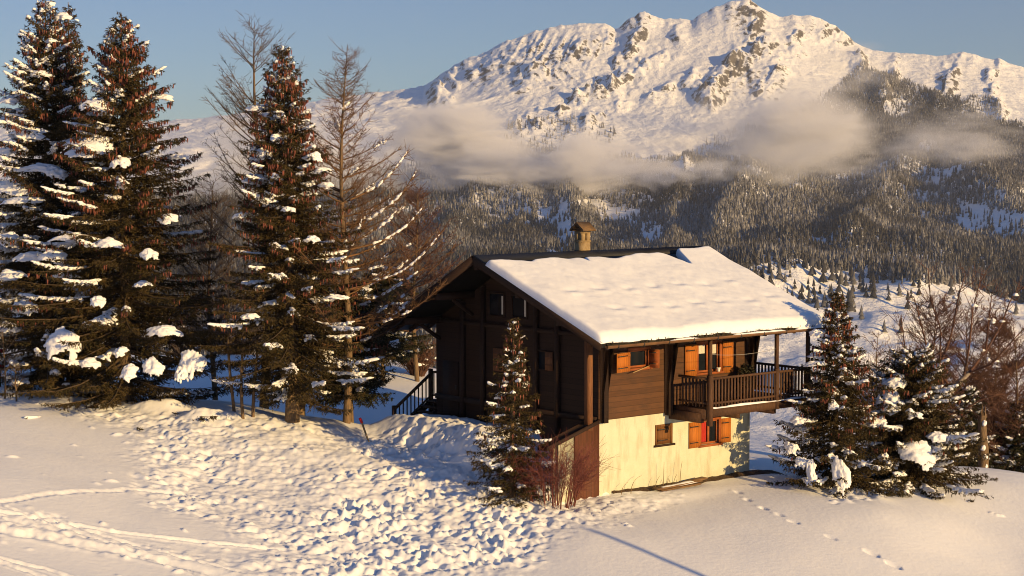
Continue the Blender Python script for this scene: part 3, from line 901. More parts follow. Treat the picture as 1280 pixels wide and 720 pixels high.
def snow_strips(G, C, D, ln, w, h, rng, fine=False):
    """small drifts of snow, each stretched along its twig: centres C, directions D, half lengths, half widths, heights"""
    V, F = ico2() if fine else ico1()
    n = len(C)
    if n == 0: return
    D = D / (np.linalg.norm(D, axis=1, keepdims=True) + 1e-9)
    X = np.cross(D, np.array([0.02, 0.01, 1.0])); X /= np.linalg.norm(X, axis=1, keepdims=True) + 1e-9
    U = np.cross(X, D)
    s = rng.uniform(0, 60, n)[:, None]
    k = 1 + .75 * fbm(V[None, :, 0] * 1.5 + s, V[None, :, 1] * 1.5 + V[None, :, 2] + s * 1.3, 7, 3)
    P = (V[None, :, 0, None] * (D * ln[:, None])[:, None] + V[None, :, 1, None] * (X * w[:, None])[:, None] + V[None, :, 2, None] * (U * h[:, None])[:, None]) * k[..., None] + C[:, None]
    G.add(P.reshape(-1, 3), (F[None] + (np.arange(n) * len(V))[:, None, None]).reshape(-1, 3))


def snow_clump(G, c, D, side, hl, hw_, th, rng):
    n = int(np.clip(3 + 14 * hl, 4, 12))
    a = rng.uniform(-1, 1, n); b = rng.normal(0, .4, n)
    C = c[None] + D[None] * (a * hl)[:, None] + side[None] * (b * hw_)[:, None]
    C[:, 2] -= .3 * np.abs(b) * hw_
    r = rng.uniform(.7, 1.3, n)
    snow_strips(G, C, D[None] + rng.normal(0, .3, (n, 3)), hl * .38 * r + .02, hw_ * .55 * r + .012, (.028 + th * .4) * r, rng)


def snow_drape(G, c, rr, rng, out=np.array([0, -1.0, 0])):
    """a slab of snow sagging over the front of several boughs: uneven thickness, torn outline, ragged below"""
    n = 36
    a = np.linspace(-1.35, 1.35, n); A, E = np.meshgrid(a, a, indexing='ij')
    s = rng.uniform(0, 90); k = int(s)
    tear = .42 * fbm(A * 2.6 + s, E * .9 + s, k, 4)
    Ee = np.where(E < 0, E * (1 - .0) + tear * 1.3, E + .5 * tear + .25 * A * rng.uniform(-1, 1))
    r2 = A ** 2 + Ee ** 2
    ol = 1 + .55 * fbm(A * 1.4 + s, E * 1.4, k + 3, 4)
    T = 1 - r2 / np.maximum(ol, .25) ** 2
    th = min(.19, .10 + .12 * min(rr[0], rr[2]))
    H = np.sqrt(np.clip(T, 0, 1)) * th * (1 + .9 * fbm(A * 2.2 + s, E * 2.2, k + 7, 4))
    L_ = np.cross(out, [0, 0, 1.0])
    P = c[None, None] + L_ * (A * rr[0])[..., None] + np.array([0, 0, 1.0]) * (E * rr[2] - .16 * A * A * rr[0] + .45 * H)[..., None] + out * (-.62 * E * rr[2] - .30 * A * A * rr[0] + H)[..., None]
    keep = (T[:-1, :-1] > 0) & (T[1:, :-1] > 0) & (T[:-1, 1:] > 0) & (T[1:, 1:] > 0)
    if keep.sum() < 4: return
    Bk = P - out * (H + .05)[..., None]
    ed = np.clip(T, 0, .12)[..., None] / .12
    Bk = P * (1 - ed) + Bk * ed
    G.grid(P, keep); G.grid(Bk[::-1], keep[::-1])


def cone_geo(G, P, L, R, rnd):
    """hanging cones: spindles"""
    N = len(P)
    z = np.array([0, .2, .6, 1.0]); r = np.array([.35, 1.0, .8, .12])
    pts = P[:, None, :] - np.array([0, 0, 1.0])[None, None] * (z[None, :, None] * L[:, None, None])
    G.tubes(pts, R[:, None] * r[None], 5, rnd)


def spruce(name, label, base, h, r, seed, skirt=.05, cones=.5, snow=.5, group=None, needle='needles', top=1.0, flat=0.0, heaps=(), dens=1.0, prof_pow=.92, cone_from=.3, snow_size=1.0, lean=(0, 0), sparse_top=0.0, cat='spruce', needle_size=1.0, snow_az=None):
    rng = np.random.default_rng(seed)
    x0, y0, z0 = base
    t_ = thing(name, label, cat, (x0, y0, z0 - .05), 0, group)
    # trunk
    K = 10; zz = np.linspace(0, 1, K)
    tp = np.stack([lean[0] * zz ** 1.5 * h + .02 * np.sin(zz * 5 + seed), lean[1] * zz ** 1.5 * h + .02 * np.cos(zz * 4 + seed), zz * h], -1)
    tr = (.012 + .0155 * h * (1 - zz) ** 1.0)
    tr[0] *= 1.25
    G = Geo(); G.tubes(tp[None], tr[None], 9)
    G.build('trunk', M['bark'], t_, True)
    axis = lambda z: np.array([np.interp(z / h, zz, tp[:, 0]), np.interp(z / h, zz, tp[:, 1]), z])
    # boughs
    B = []
    z = skirt * h; phase = rng.uniform(0, 6)
    while z < h * .985:
        t = z / h
        n = int(rng.integers(5, 8)) if t < .9 else 4
        if rng.random() < sparse_top * t: n = 3
        for k in range(n):
            az = phase + k * 2 * np.pi / n + rng.uniform(-.35, .35)
            tt = max(0.0, (t - skirt)) / (1 - skirt)
            L = r * (1 - tt) ** prof_pow * rng.choice([1.0, 1.0, .72, 1.1]) * rng.uniform(.72, 1.14) * (0.80 + .2 * smooth(0, .12, tt)) + .10 + .06 * (1 - tt)
            a = np.interp(tt, [0, .35, .7, 1], [-.42, -.26, .08, .9]) * (1 - flat) + rng.uniform(-.1, .1)
            c = np.interp(tt, [0, .5, 1], [.30, .20, -.05]) * (1 - flat * .6)
            B.append((az, z + rng.uniform(-.08, .08), L, a, c, tt))
        phase += 1.1
        z += (.115 + .205 * (1 - t)) * (h / 14) ** .6 / dens
    B = np.array(B)
    nb = len(B)
    dirs = np.stack([np.cos(B[:, 0]), np.sin(B[:, 0]), np.zeros(nb)], -1); sides = np.stack([-np.sin(B[:, 0]), np.cos(B[:, 0]), np.zeros(nb)], -1)
    ax = np.stack([axis(q) for q in B[:, 1]])

    def pt(i, s):
        L = B[i, 2]
        return ax[i] + dirs[i] * (L * s)[..., None] + np.array([0, 0, 1.0]) * (L * (B[i, 3] * s + B[i, 4] * s * s))[..., None]

    ss = np.linspace(0, 1, 5)
    P = np.stack([pt(np.arange(nb), np.full(nb, s)) for s in ss], 1)
    R = (.006 + .011 * B[:, 2])[:, None] * (1.05 - ss)[None]
    G = Geo(); G.tubes(P, R, 3)
    G.build('branches', M['branch_bark'], t_, False)
    # twigs along each bough
    cnt = np.maximum(6, (B[:, 2] * 28).astype(int))
    bi = np.repeat(np.arange(nb), cnt); nt = len(bi)
    s = rng.uniform(.06, 1.0, nt) ** .85
    p0 = pt(bi, s)
    sg = rng.choice([-1, 1], nt)
    tl = (.10 + .50 * (1 - s) ** .8 * np.minimum(B[bi, 2], 1.7) / 1.7) * rng.uniform(.65, 1.2, nt)
    droop = rng.uniform(.05, .75, nt) * (1.1 - .6 * B[bi, 5])
    td = dirs[bi] * rng.uniform(.35, .8, nt)[:, None] + sides[bi] * (sg * rng.uniform(.4, 1.0, nt))[:, None] - np.array([0, 0, 1.0]) * droop[:, None]
    td /= np.linalg.norm(td, axis=1, keepdims=True)
    kk = np.maximum(4, (tl * 27).astype(int))
    ti = np.repeat(np.arange(nt), kk); m = len(ti)
    f = rng.uniform(0, 1.05, m)
    q0 = p0[ti] + td[ti] * (tl[ti] * f)[:, None]
    q0[:, 2] -= .22 * (tl[ti] * f) ** 2
    nd = td[ti] * .7 + rng.normal(0, .55, (m, 3))
    nd[:, 2] -= .15
    nd /= np.linalg.norm(nd, axis=1, keepdims=True)
    wv = np.cross(nd, rng.normal(0, 1, (m, 3))); wv /= np.linalg.norm(wv, axis=1, keepdims=True) + 1e-9
    ln = rng.uniform(.075, .15, m) * needle_size; wd = rng.uniform(.012, .024, m) * needle_size
    V = np.stack([q0 - wv * wd[:, None], q0 + wv * wd[:, None], q0 + nd * ln[:, None]], 1).reshape(-1, 3)
    F = np.arange(3 * m).reshape(-1, 3)
    G = Geo(); G.add(V, F, np.repeat(np.clip(rng.normal(.35, .3, nt), 0, 1)[ti], 3))
    G.build('foliage', M[needle], t_, False)
    # cones near the bough tips
    if cones > 0:
        w = smooth(cone_from - .12, cone_from + .15, B[:, 5]) * cones
        cc = rng.poisson(w * rng.choice([.1, .5, 1.2, 2.6], nb) * (1 - .55 * smooth(.78, .95, B[:, 5])) * 11.0 * np.minimum(1, B[:, 2] + .3)); ci = np.repeat(np.arange(nb), cc)
        if len(ci):
            sc_ = rng.uniform(.55, 1.0, len(ci)); p = pt(ci, sc_) + sides[ci] * rng.uniform(-.16, .16, len(ci))[:, None]
            p[:, 2] -= rng.uniform(.02, .10, len(ci))
            G = Geo(); cone_geo(G, p, rng.uniform(.12, .20, len(ci)), rng.uniform(.020, .030, len(ci)), rng.uniform(0, 1, len(ci)))
            G.build('cones', M['cone'], t_, True, kind='stuff')
    # snow on the boughs
    if snow > 0 or heaps:
        G = Geo()
        L = B[:, 2]
        pr = snow * np.where(L > .35, .95, .5)
        if snow_az is not None:
            pr = pr * (.35 + 1.2 * np.maximum(0, np.cos(B[:, 0] - snow_az)))
        cl = fbm(B[:, 0] * .9 + seed, B[:, 1] * .55, seed, 3)         # snow stays on some sides and heights more than on others
        pr = pr * np.clip(.75 + 1.9 * cl, .1, 1.7)
        has = rng.uniform(0, 1, nb) < pr
        s0 = rng.uniform(.15, .75, nb); s1 = s0 + rng.uniform(.22, .55, nb) * snow_size ** .5
        on = has[bi] & (s > s0[bi]) & (s < s1[bi]) & (rng.uniform(0, 1, nt) < .72)
        k = np.nonzero(on)[0]
        f0 = rng.uniform(.05, .5, len(k))
        C = p0[k] + td[k] * (tl[k] * f0)[:, None] + np.array([0, 0, .018])
        C[:, 2] -= .22 * (tl[k] * f0) ** 2
        z_ = rng.uniform(.7, 1.35, len(k)) * snow_size ** .5
        snow_strips(G, C, td[k] * np.array([1, 1, .8]), np.minimum(tl[k] * .34, .17) * z_ * (1 - .4 * B[bi[k], 5]) + .02, .040 + .034 * z_, .028 + .022 * z_, rng)
        # the ridge of snow along the bough itself
        kk_ = np.nonzero(has)[0]; rep = 5; q = np.repeat(kk_, rep); ff = np.tile(np.linspace(.05, .95, rep), len(kk_)) + rng.uniform(-.08, .08, len(q))
        sq = np.clip(s0[q] + (s1[q] - s0[q]) * ff, 0, 1); C = pt(q, sq); C2 = pt(q, np.minimum(sq + .05, 1.05))
        z_ = rng.uniform(.6, 1.4, len(q)) * np.minimum(1, .45 + L[q] * .5) * snow_size ** .6 * (1 - .55 * B[q, 5])
        snow_strips(G, C + np.array([0, 0, .03]), (C2 - C) * np.array([1, 1, .8]) + 1e-4, (.06 + .05 * L[q]) * z_, .055 * z_ + .008, .038 * z_ + .006, rng, True)
        for (px, py, dd, rr) in heaps:
            if dd is None:
                w = at(px, py, y0); tt = np.clip(((w[2] - z0) / h - skirt) / (1 - skirt), 0, .97)
                Rz = r * (1 - tt) ** prof_pow * .80; dx = w[0] - x0
                dd = -math.sqrt(max(Rz * Rz - dx * dx, 0)) * .85
            w = at(px, py, y0 + dd) - np.array([x0, y0, z0 - .05])
            snow_drape(G, w, rr, rng)
        if G.n: G.build('snow', M['tree_snow'], t_, True, kind='stuff')
    return t_


def bare_tree(name, label, base, h, r, seed, bark='larch_bark', twig='larch_twig', skirt=.12, n_br=60, rise=.35, curl=.5, twigs=14, snow=0, group=None, cat='larch', lean=(0, 0), tr0=None, twr=.008, tw_len=.5, prof_pow=.8, snow_side=None, sub=3, boughs=()):
    rng = np.random.default_rng(seed)
    x0, y0, z0 = base
    t_ = thing(name, label, cat, (x0, y0, z0 - .05), 0, group)
    K = 12; zz = np.linspace(0, 1, K)
    tp = np.stack([lean[0] * zz * h + .012 * h * np.sin(zz * 6 + seed), lean[1] * zz * h, zz * h], -1)
    tr = (tr0 or .012 * h) * (1 - zz) ** .9 + .007
    G = Geo(); G.tubes(tp[None], tr[None], 8); G.build('trunk', M[bark], t_, True)
    zb = skirt + (1 - skirt) * np.sort(rng.uniform(0, .97, n_br) ** .9)
    az = rng.uniform(0, 6.283, n_br)
    t = (zb - skirt) / (1 - skirt)
    L = r * (1 - t) ** prof_pow * rng.uniform(.55, 1.1, n_br) + .12
    d = np.stack([np.cos(az), np.sin(az), np.zeros(n_br)], -1); sd = np.stack([-np.sin(az), np.cos(az), np.zeros(n_br)], -1)
    ax = np.stack([np.interp(zb, zz, tp[:, 0]), np.interp(zb, zz, tp[:, 1]), zb * h], -1)
    a = rise + rng.uniform(-.15, .15, n_br) + .5 * t; c = curl * rng.uniform(.5, 1.3, n_br)
    bend = rng.uniform(-.25, .25, n_br)

    def pt(i, s):
        return ax[i] + (d[i] * s[..., None] + sd[i] * (bend[i] * s * s)[..., None]) * L[i][..., None] + np.array([0, 0, 1.]) * (L[i] * (a[i] * s + c[i] * s * s))[..., None]

    ss = np.linspace(0, 1, 7)
    P = np.stack([pt(np.arange(n_br), np.full(n_br, s)) for s in ss], 1)
    R = (.008 + .009 * L)[:, None] * (1.08 - ss)[None] ** .8
    G = Geo(); G.tubes(P, R, 4, rng.uniform(0, 1, n_br)); G.build('branches', M[twig], t_, True)
    cnt = np.maximum(3, (twigs * L / max(r, .5) * 1.6).astype(int)); bi = np.repeat(np.arange(n_br), cnt); m = len(bi)
    s = rng.uniform(.15, 1.0, m); p = pt(bi, s)
    tl = tw_len * rng.uniform(.35, 1.1, m) * (1.1 - .5 * s)
    td = d[bi] * rng.uniform(.2, .9, m)[:, None] + sd[bi] * (rng.choice([-1, 1], m) * rng.uniform(.3, 1, m))[:, None] + np.array([0, 0, 1.]) * rng.uniform(-.15, .8, m)[:, None]
    td /= np.linalg.norm(td, axis=1, keepdims=True)
    f = np.linspace(0, 1, 4)
    P2 = p[:, None] + td[:, None] * (tl[:, None] * f)[..., None] + np.array([0, 0, 1.]) * (.25 * tl[:, None] * f ** 2)[..., None]
    G = Geo(); G.tubes(P2, twr * (1.15 - .8 * f)[None] * np.ones((m, 1)), 3, rng.uniform(0, 1, m))
    bsn = []
    for lb in boughs:
        Q = np.array([at(a, b, y0 + c) for a, b, c in lb]) - np.array([x0, y0, z0 - .05])
        tq = np.linspace(0, len(Q) - 1, 16); Q = np.stack([np.interp(tq, np.arange(len(Q)), Q[:, q]) for q in range(3)], -1)
        for _ in range(2): Q[1:-1] = (Q[:-2] + Q[1:-1] * 2 + Q[2:]) / 4
        G2 = Geo(); G2.tubes(Q[None], np.linspace(.045, .012, 16)[None], 5, [.5]); G2.build('bough', M[twig], t_, True)
        for _ in range(70):
            kq = rng.integers(2, 15); dq = Q[kq] - Q[kq - 1]; dq = dq / np.linalg.norm(dq) * .6 + rng.normal(0, .5, 3); dq /= np.linalg.norm(dq); lq = rng.uniform(.15, .6)
            G.tubes((Q[kq][None] + dq[None] * lq * np.array([0, .5, 1.])[:, None])[None], np.array([[.010, .008, .005]]), 3, [rng.random()])
        bsn.append(Q)
    if sub:
        k = np.repeat(np.arange(m), sub); mm = len(k); g = rng.uniform(.2, 1, mm)
        q = p[k] + td[k] * (tl[k] * g)[:, None]; q[:, 2] += .25 * tl[k] * g ** 2
        qd = td[k] * .7 + rng.normal(0, .6, (mm, 3)); qd[:, 2] += .2; qd /= np.linalg.norm(qd, axis=1, keepdims=True)
        ql = tl[k] * rng.uniform(.2, .5, mm); f2 = np.array([0, .5, 1.])
        G.tubes(q[:, None] + qd[:, None] * (ql[:, None] * f2)[..., None], twr * .75 * (1.1 - .7 * f2)[None] * np.ones((mm, 1)), 3, rng.uniform(0, 1, mm))
    G.build('twigs', M[twig], t_, False, kind='stuff')
    if snow > 0:
        G = Geo()
        for i in range(n_br):
            w = snow
            if snow_side is not None: w *= .25 + 1.2 * max(0, math.cos(az[i] - snow_side))
            w *= (1 - t[i]) ** 1.6
            if rng.random() > w: continue
            for _ in range(int(rng.integers(1, 4))):
                s = rng.uniform(.3, .9); ii = np.array([i]); p = pt(ii, np.array([s]))[0]; p2 = pt(ii, np.array([s + .08]))[0]; D = (p2 - p) / np.linalg.norm(p2 - p)
                if D[2] > .6: continue
                snow_clump(G, p, D, sd[i], rng.uniform(.08, .32), rng.uniform(.03, .075), .06, rng)
        for Q in bsn:
            n_ = 34; kq = np.sort(rng.uniform(3, 14.5, n_)); C = np.stack([np.interp(kq, np.arange(16), Q[:, q]) for q in range(3)], -1); C2 = np.stack([np.interp(kq + .4, np.arange(16), Q[:, q]) for q in range(3)], -1)
            z_ = rng.uniform(.25, 1.25, n_) * np.interp(kq, [3, 11, 15], [1.1, .85, .35]) * (rng.uniform(0, 1, n_) < .8); snow_strips(G, C + np.array([0, 0, .03]), C2 - C, .12 * z_, .07 * z_, .055 * z_, rng, True)
        if G.n: G.build('snow', M['tree_snow'], t_, True, kind='stuff')
    return t_


def shrub(name, label, base, h, r, seed, n=60, twig='red_twig', arch=.5, snow=0, cat='shrub', group=None, twr=.010, sub=6, spread=.25):
    rng = np.random.default_rng(seed)
    t_ = thing(name, label, cat, (base[0], base[1], base[2] - .05), 0, group)
    az = rng.uniform(0, 6.283, n); out = r * np.sqrt(rng.uniform(.02, 1, n)); hh = h * rng.uniform(.5, 1.0, n) * (1 - .3 * (out / r) ** 2)
    d = np.stack([np.cos(az), np.sin(az), np.zeros(n)], -1)
    f = np.linspace(0, 1, 7)
    st = d * (out * spread)[:, None]
    P = st[:, None] + d[:, None] * (out[:, None] * (1 - spread) * f ** 1.4)[..., None] + np.array([0, 0, 1.]) * (hh[:, None] * (f - arch * .35 * f ** 3))[..., None]
    P += rng.normal(0, .02, P.shape) * f[None, :, None] * h
    G = Geo(); G.tubes(P, (twr * 1.5) * (1.15 - .8 * f)[None] * np.ones((n, 1)), 4, rng.uniform(0, 1, n)); G.build('stems', M[twig], t_, True)
    k = np.repeat(np.arange(n), sub); m = len(k); ki = rng.integers(2, 7, m); p = P[k, ki]
    td = d[k] * rng.uniform(-.2, .8, m)[:, None] + rng.normal(0, .5, (m, 3)) + np.array([0, 0, .55]); td /= np.linalg.norm(td, axis=1, keepdims=True)
    tl = h * rng.uniform(.10, .26, m); g = np.array([0, .5, 1.])
    Q = p[:, None] + td[:, None] * (tl[:, None] * g)[..., None] + rng.normal(0, .015, (m, 3, 3))
    G = Geo(); G.tubes(Q, twr * .8 * (1.1 - .7 * g)[None] * np.ones((m, 1)), 3, rng.uniform(0, 1, m)); G.build('twigs', M[twig], t_, False, kind='stuff')
    if snow > 0:
        G = Geo()
        for _ in range(int(snow)):
            i = rng.integers(0, n); p = P[i, rng.integers(2, 6)]
            lump(G, p, (rng.uniform(.06, .2), rng.uniform(.06, .2), rng.uniform(.04, .10)), rng, .3)
        G.build('snow', M['tree_snow'], t_, True, kind='stuff')
    return t_

# ------------------------------------------------------------------ chalet
chalet = thing('chalet', 'two storey dark timber chalet on cream stucco base under thick roof snow', 'chalet', CH, CH_ROT)
LU, LV = 7.42, 8.7
RV, RZ = 4.4, 7.95                     # ridge
SR, SL = 0.39, 0.53                    # fall of the two slopes
EVR, EVL = -2.0, 9.6
RU0, RU1 = -1.75, 9.5
zr = lambda v: RZ - SR * (RV - v)
zl = lambda v: RZ - SL * (v - RV)


def wall_holes(G, y, x0, x1, z0, z1, holes, depth=.16):
    xs = sorted({x0, x1, *[h[0] for h in holes], *[h[1] for h in holes]}); zs = sorted({z0, z1, *[h[2] for h in holes], *[h[3] for h in holes]})
    for a, b in zip(xs[:-1], xs[1:]):
        for c, d in zip(zs[:-1], zs[1:]):
            if any(h[0] <= a and b <= h[1] and h[2] <= c and d <= h[3] for h in holes): continue
            G.add([[a, y, c], [b, y, c], [b, y, d], [a, y, d]], [[0, 1, 2, 3]])
    for a, b, c, d in [h[:4] for h in holes]:
        Y = y + depth
        G.add([[a, y, c], [a, Y, c], [a, Y, d], [a, y, d]], [[0, 1, 2, 3]]); G.add([[b, y, c], [b, y, d], [b, Y, d], [b, Y, c]], [[0, 1, 2, 3]])
        G.add([[a, y, c], [b, y, c], [b, Y, c], [a, Y, c]], [[0, 1, 2, 3]]); G.add([[a, y, d], [a, Y, d], [b, Y, d], [b, y, d]], [[0, 1, 2, 3]])


ST = 2.63
G = Geo()
holesS = [(2.66, 3.46, 1.50, 2.19), (4.87, 5.83, 1.28, 2.13)]
wall_holes(G, 0, 0, LU, -1.2, ST, holesS)
G.add([[0, 0, -1.2], [0, LV, -1.2], [0, LV, ST], [0, 0, ST]], [[0, 3, 2, 1]])
G.add([[LU, 0, -1.2], [LU, LV, -1.2], [LU, LV, ST], [LU, 0, ST]], [[0, 1, 2, 3]])
G.add([[0, LV, -1.2], [LU, LV, -1.2], [LU, LV, ST], [0, LV, ST]], [[0, 3, 2, 1]])
G.build('stucco_wall', M['stucco'], chalet)
# timber storey: boards on the long sides, gables closed up to the roof
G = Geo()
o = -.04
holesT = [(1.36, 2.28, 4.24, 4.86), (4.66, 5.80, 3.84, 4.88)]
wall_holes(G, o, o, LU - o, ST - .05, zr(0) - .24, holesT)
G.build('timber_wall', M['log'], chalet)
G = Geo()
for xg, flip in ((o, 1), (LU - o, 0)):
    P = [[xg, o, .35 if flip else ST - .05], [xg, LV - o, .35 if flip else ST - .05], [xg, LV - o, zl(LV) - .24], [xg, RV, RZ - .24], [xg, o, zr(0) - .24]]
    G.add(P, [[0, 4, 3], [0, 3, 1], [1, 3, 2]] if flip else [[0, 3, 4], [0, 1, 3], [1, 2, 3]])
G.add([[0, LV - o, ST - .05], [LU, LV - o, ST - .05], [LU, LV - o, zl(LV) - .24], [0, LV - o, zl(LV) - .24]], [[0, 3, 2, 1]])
G.build('gable_wall', M['shaded_log'], chalet)
# gable cladding uprights and cross timbers
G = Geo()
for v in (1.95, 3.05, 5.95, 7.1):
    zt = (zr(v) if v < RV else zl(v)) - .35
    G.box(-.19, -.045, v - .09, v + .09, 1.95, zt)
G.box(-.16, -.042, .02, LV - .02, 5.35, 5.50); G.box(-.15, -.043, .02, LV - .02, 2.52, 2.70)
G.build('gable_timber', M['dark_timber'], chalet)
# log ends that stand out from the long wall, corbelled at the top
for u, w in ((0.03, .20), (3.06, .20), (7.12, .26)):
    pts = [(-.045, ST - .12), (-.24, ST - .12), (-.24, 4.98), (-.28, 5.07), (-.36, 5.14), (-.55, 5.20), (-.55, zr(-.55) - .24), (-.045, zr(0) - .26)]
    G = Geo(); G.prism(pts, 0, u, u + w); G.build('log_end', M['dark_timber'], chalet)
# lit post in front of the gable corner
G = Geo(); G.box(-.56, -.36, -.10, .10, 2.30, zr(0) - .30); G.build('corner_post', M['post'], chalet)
# roof
rf = None
G = Geo()
th = .17
G.prism([(EVR, zr(EVR)), (RV, RZ), (RV, RZ - th), (EVR, zr(EVR) - th)], 0, RU0, RU1)
G.prism([(RV + .002, RZ), (EVL, zl(EVL)), (EVL, zl(EVL) - th), (RV + .002, RZ - th)], 0, RU0, RU1)
roof = G.build('roof', M['roof'], chalet)
G = Geo()
G.prism([(RV - .42, RZ - .42 * SR + .012), (RV, RZ + .06), (RV + .40, RZ - .40 * SL + .012), (RV + .36, RZ - .4 * SL - .02), (RV, RZ + .02), (RV - .38, RZ - .42 * SR - .02)], 0, RU0 - .05, RU1 + .08)
G.build('ridge_cap', M['roof'], roof)
# bargeboards along both gables, purlins and rafter ends under the overhangs
for xg in (RU0 - .045, RU1 + .045):
    G = Geo()
    G.beam((xg, EVR - .02, zr(EVR) - .11), (xg, RV, RZ - .11), .075, .30); G.beam((xg, RV + .02, RZ - .11), (xg, EVL + .02, zl(EVL) - .11), .075, .30)
    G.build('bargeboard', M['dark_timber'], roof)
for v in (.15, 2.2, RV, 6.6, 8.5):
    zt = (zr(v) if v <= RV else zl(v)) - th - .16
    for a, b in ((RU0 + .05, .0), (LU, RU1 - .05)):
        G = Geo(); G.box(a, b, v - .11, v + .11, zt - .12, zt + .13); G.build('purlin', M['dark_timber'], roof)
for k in range(14):
    u = RU0 + .35 + k * .75
    G = Geo(); G.beam((u, EVR + .06, zr(EVR + .06) - th - .06), (u, .05, zr(.05) - th - .06), .10, .13); G.build('rafter', M['dark_timber'], roof)
    G = Geo(); G.beam((u, EVL - .06, zl(EVL - .06) - th - .06), (u, LV - .05, zl(LV - .05) - th - .06), .10, .13); G.build('rafter', M['dark_timber'], roof)
for v in (2.2, 6.6, 8.5):
    zt = (zr(v) if v <= RV else zl(v)) - th - .30
    G = Geo(); G.beam((-.95, v, zt), (-.05, v, zt - .6), .10, .12); G.build('strut', M['dark_timber'], roof)
# gutter with its dark fringe of needles
G = Geo()
gz0 = zr(EVR) - .14
aa = np.linspace(math.pi, 2 * math.pi, 9)
outer = [(EVR - .075 + .085 * math.cos(a), gz0 + .03 + .10 * math.sin(a)) for a in aa]
G.prism(outer, 0, RU0 + .15, 10.25)
gut = G.build('gutter', M['gutter'], chalet)
for u in np.arange(RU0 + .6, 8.9, 1.15):
    G = Geo(); G.box(u, u + .03, EVR - .17, EVR + .01, gz0 - .085, gz0 + .05); G.build('bracket', M['iron'], gut)
rng = np.random.default_rng(77)
G = Geo()
for u in np.arange(RU0 + .2, 9.3, .035):
    for _ in range(2):
        dens = .35 + .65 * smooth(-1, 4, u)
        if rng.random() > dens: continue
        p = np.array([u + rng.uniform(-.02, .02), EVR - rng.uniform(.02, .12), gz0 + .03]); q = p + np.array([rng.normal(0, .06), rng.normal(0, .03), rng.uniform(.03, .15)])
        w = rng.uniform(.012, .03)
        G.add([p - [w, 0, 0], p + [w, 0, 0], q + [w * .4, 0, 0], q - [w * .4, 0, 0]], [[0, 1, 2, 3]])
    G.box(u - .02, u + .025, EVR - .12, EVR - .01, gz0 + .0, gz0 + .04 + rng.uniform(0, .03))
G.build('needle_litter', M['moss'], gut)
G = Geo()
for u0, u1 in ((7.4, 10.2), (4.2, 6.9), (1.2, 2.6)):
    G = Geo()
    n = int((u1 - u0) * 14) + 2
    uu = np.linspace(u0, u1, n); yy = np.linspace(-.165, -.02 if u0 < 7 else .0, 5) + EVR
    U, Yv = np.meshgrid(uu, yy, indexing='ij')
    e = np.clip(np.minimum(U - u0, u1 - U) * 4, 0, 1); prof = 1 - np.abs(np.linspace(-1, 1, 5))[None] ** 3
    hh = (.045 if u0 < 7 else .085) * e * prof * (1 + .5 * fbm(U * 3, Yv * 3, 3, 3))
    G.grid(np.stack([U, Yv, gz0 + .035 + hh], -1))
    G.build('gutter_snow', M['roof_snow'], gut, True)


def roof_snow():
    G = Geo()
    us = np.linspace(RU0 - .10, RU1 - .18, 260); n2 = 170
    sv = np.linspace(0, 1, n2)
    top_edge = RV - .74 + .16 * fbm(us * .55, us * 0 + 2, 91, 3)
    for c, w, d in [(2.45, .10, .32), (-.15, .22, .12), (6.95, .33, .95), (3.9, .5, .14), (1.0, .5, -.06)]:
        top_edge -= d * np.exp(-((us - c) / w) ** 2)
    top_edge += .26 * smooth(7.0, 7.6, us)
    bot = EVR - .09 + .10 * fbm(us * 1.6, us * 0 + 5, 92, 4)
    U = np.repeat(us[:, None], n2, 1)
    V = bot[:, None] + (top_edge - bot)[:, None] * sv[None]
    T = .27 + .05 * fbm(U * .5, V * .5, 93, 3) + .03 * fbm(U * 1.7, V * 1.1, 96, 3)
    # scuffs where snow slid over the battens: two rows of soft dimples
    for row, c0, amp in ((1.05, -.3, .035), (-.35, .4, .035)):
        for k in range(7):
            c = c0 + k * 1.28 + .12 * math.sin(k * 3.1); rv = row + .07 * math.sin(k * 2.2)
            T -= amp * np.exp(-((U - c) / .30) ** 2 - ((V - rv) / .16) ** 2) - amp * .7 * np.exp(-((U - c) / .34) ** 2 - ((V - rv + .28) / .16) ** 2)
    T += .006 * fbm(U * 5, V * 5, 94, 3)
    e_u = np.minimum(U - us[0], us[-1] - U) / .13
    e_t = (top_edge[:, None] - V) / .26; e_b = (V - bot[:, None]) / .30
    ed = lambda e: np.sqrt(np.clip(1 - (1 - np.clip(e, 0, 1)) ** 2, 0, 1))
    T = T * ed(e_u) * ed(e_t) * ed(e_b) + .008
    Z = zr(V) + T
    G.grid(np.stack([U, V, Z], -1))
    G.build('snow_cover', M['roof_snow'], roof, True)
    # thin old snow on the far slope
    us = np.linspace(RU0 - .02, RU1 - .1, 40); vs = np.linspace(RV + .5, EVL - .05, 40)
    U, V = np.meshgrid(us, vs, indexing='ij')
    e = np.minimum(np.minimum(U - us[0], us[-1] - U), np.minimum(V - vs[0], vs[-1] - V)) / .2
    G = Geo(); G.grid(np.stack([U, V, zl(V) + .012 + .11 * np.sqrt(np.clip(1 - (1 - np.clip(e, 0, 1)) ** 2, 0, 1))], -1)[:, ::-1])
    G.build('thin_snow', M['roof_snow'], roof, True)


roof_snow()
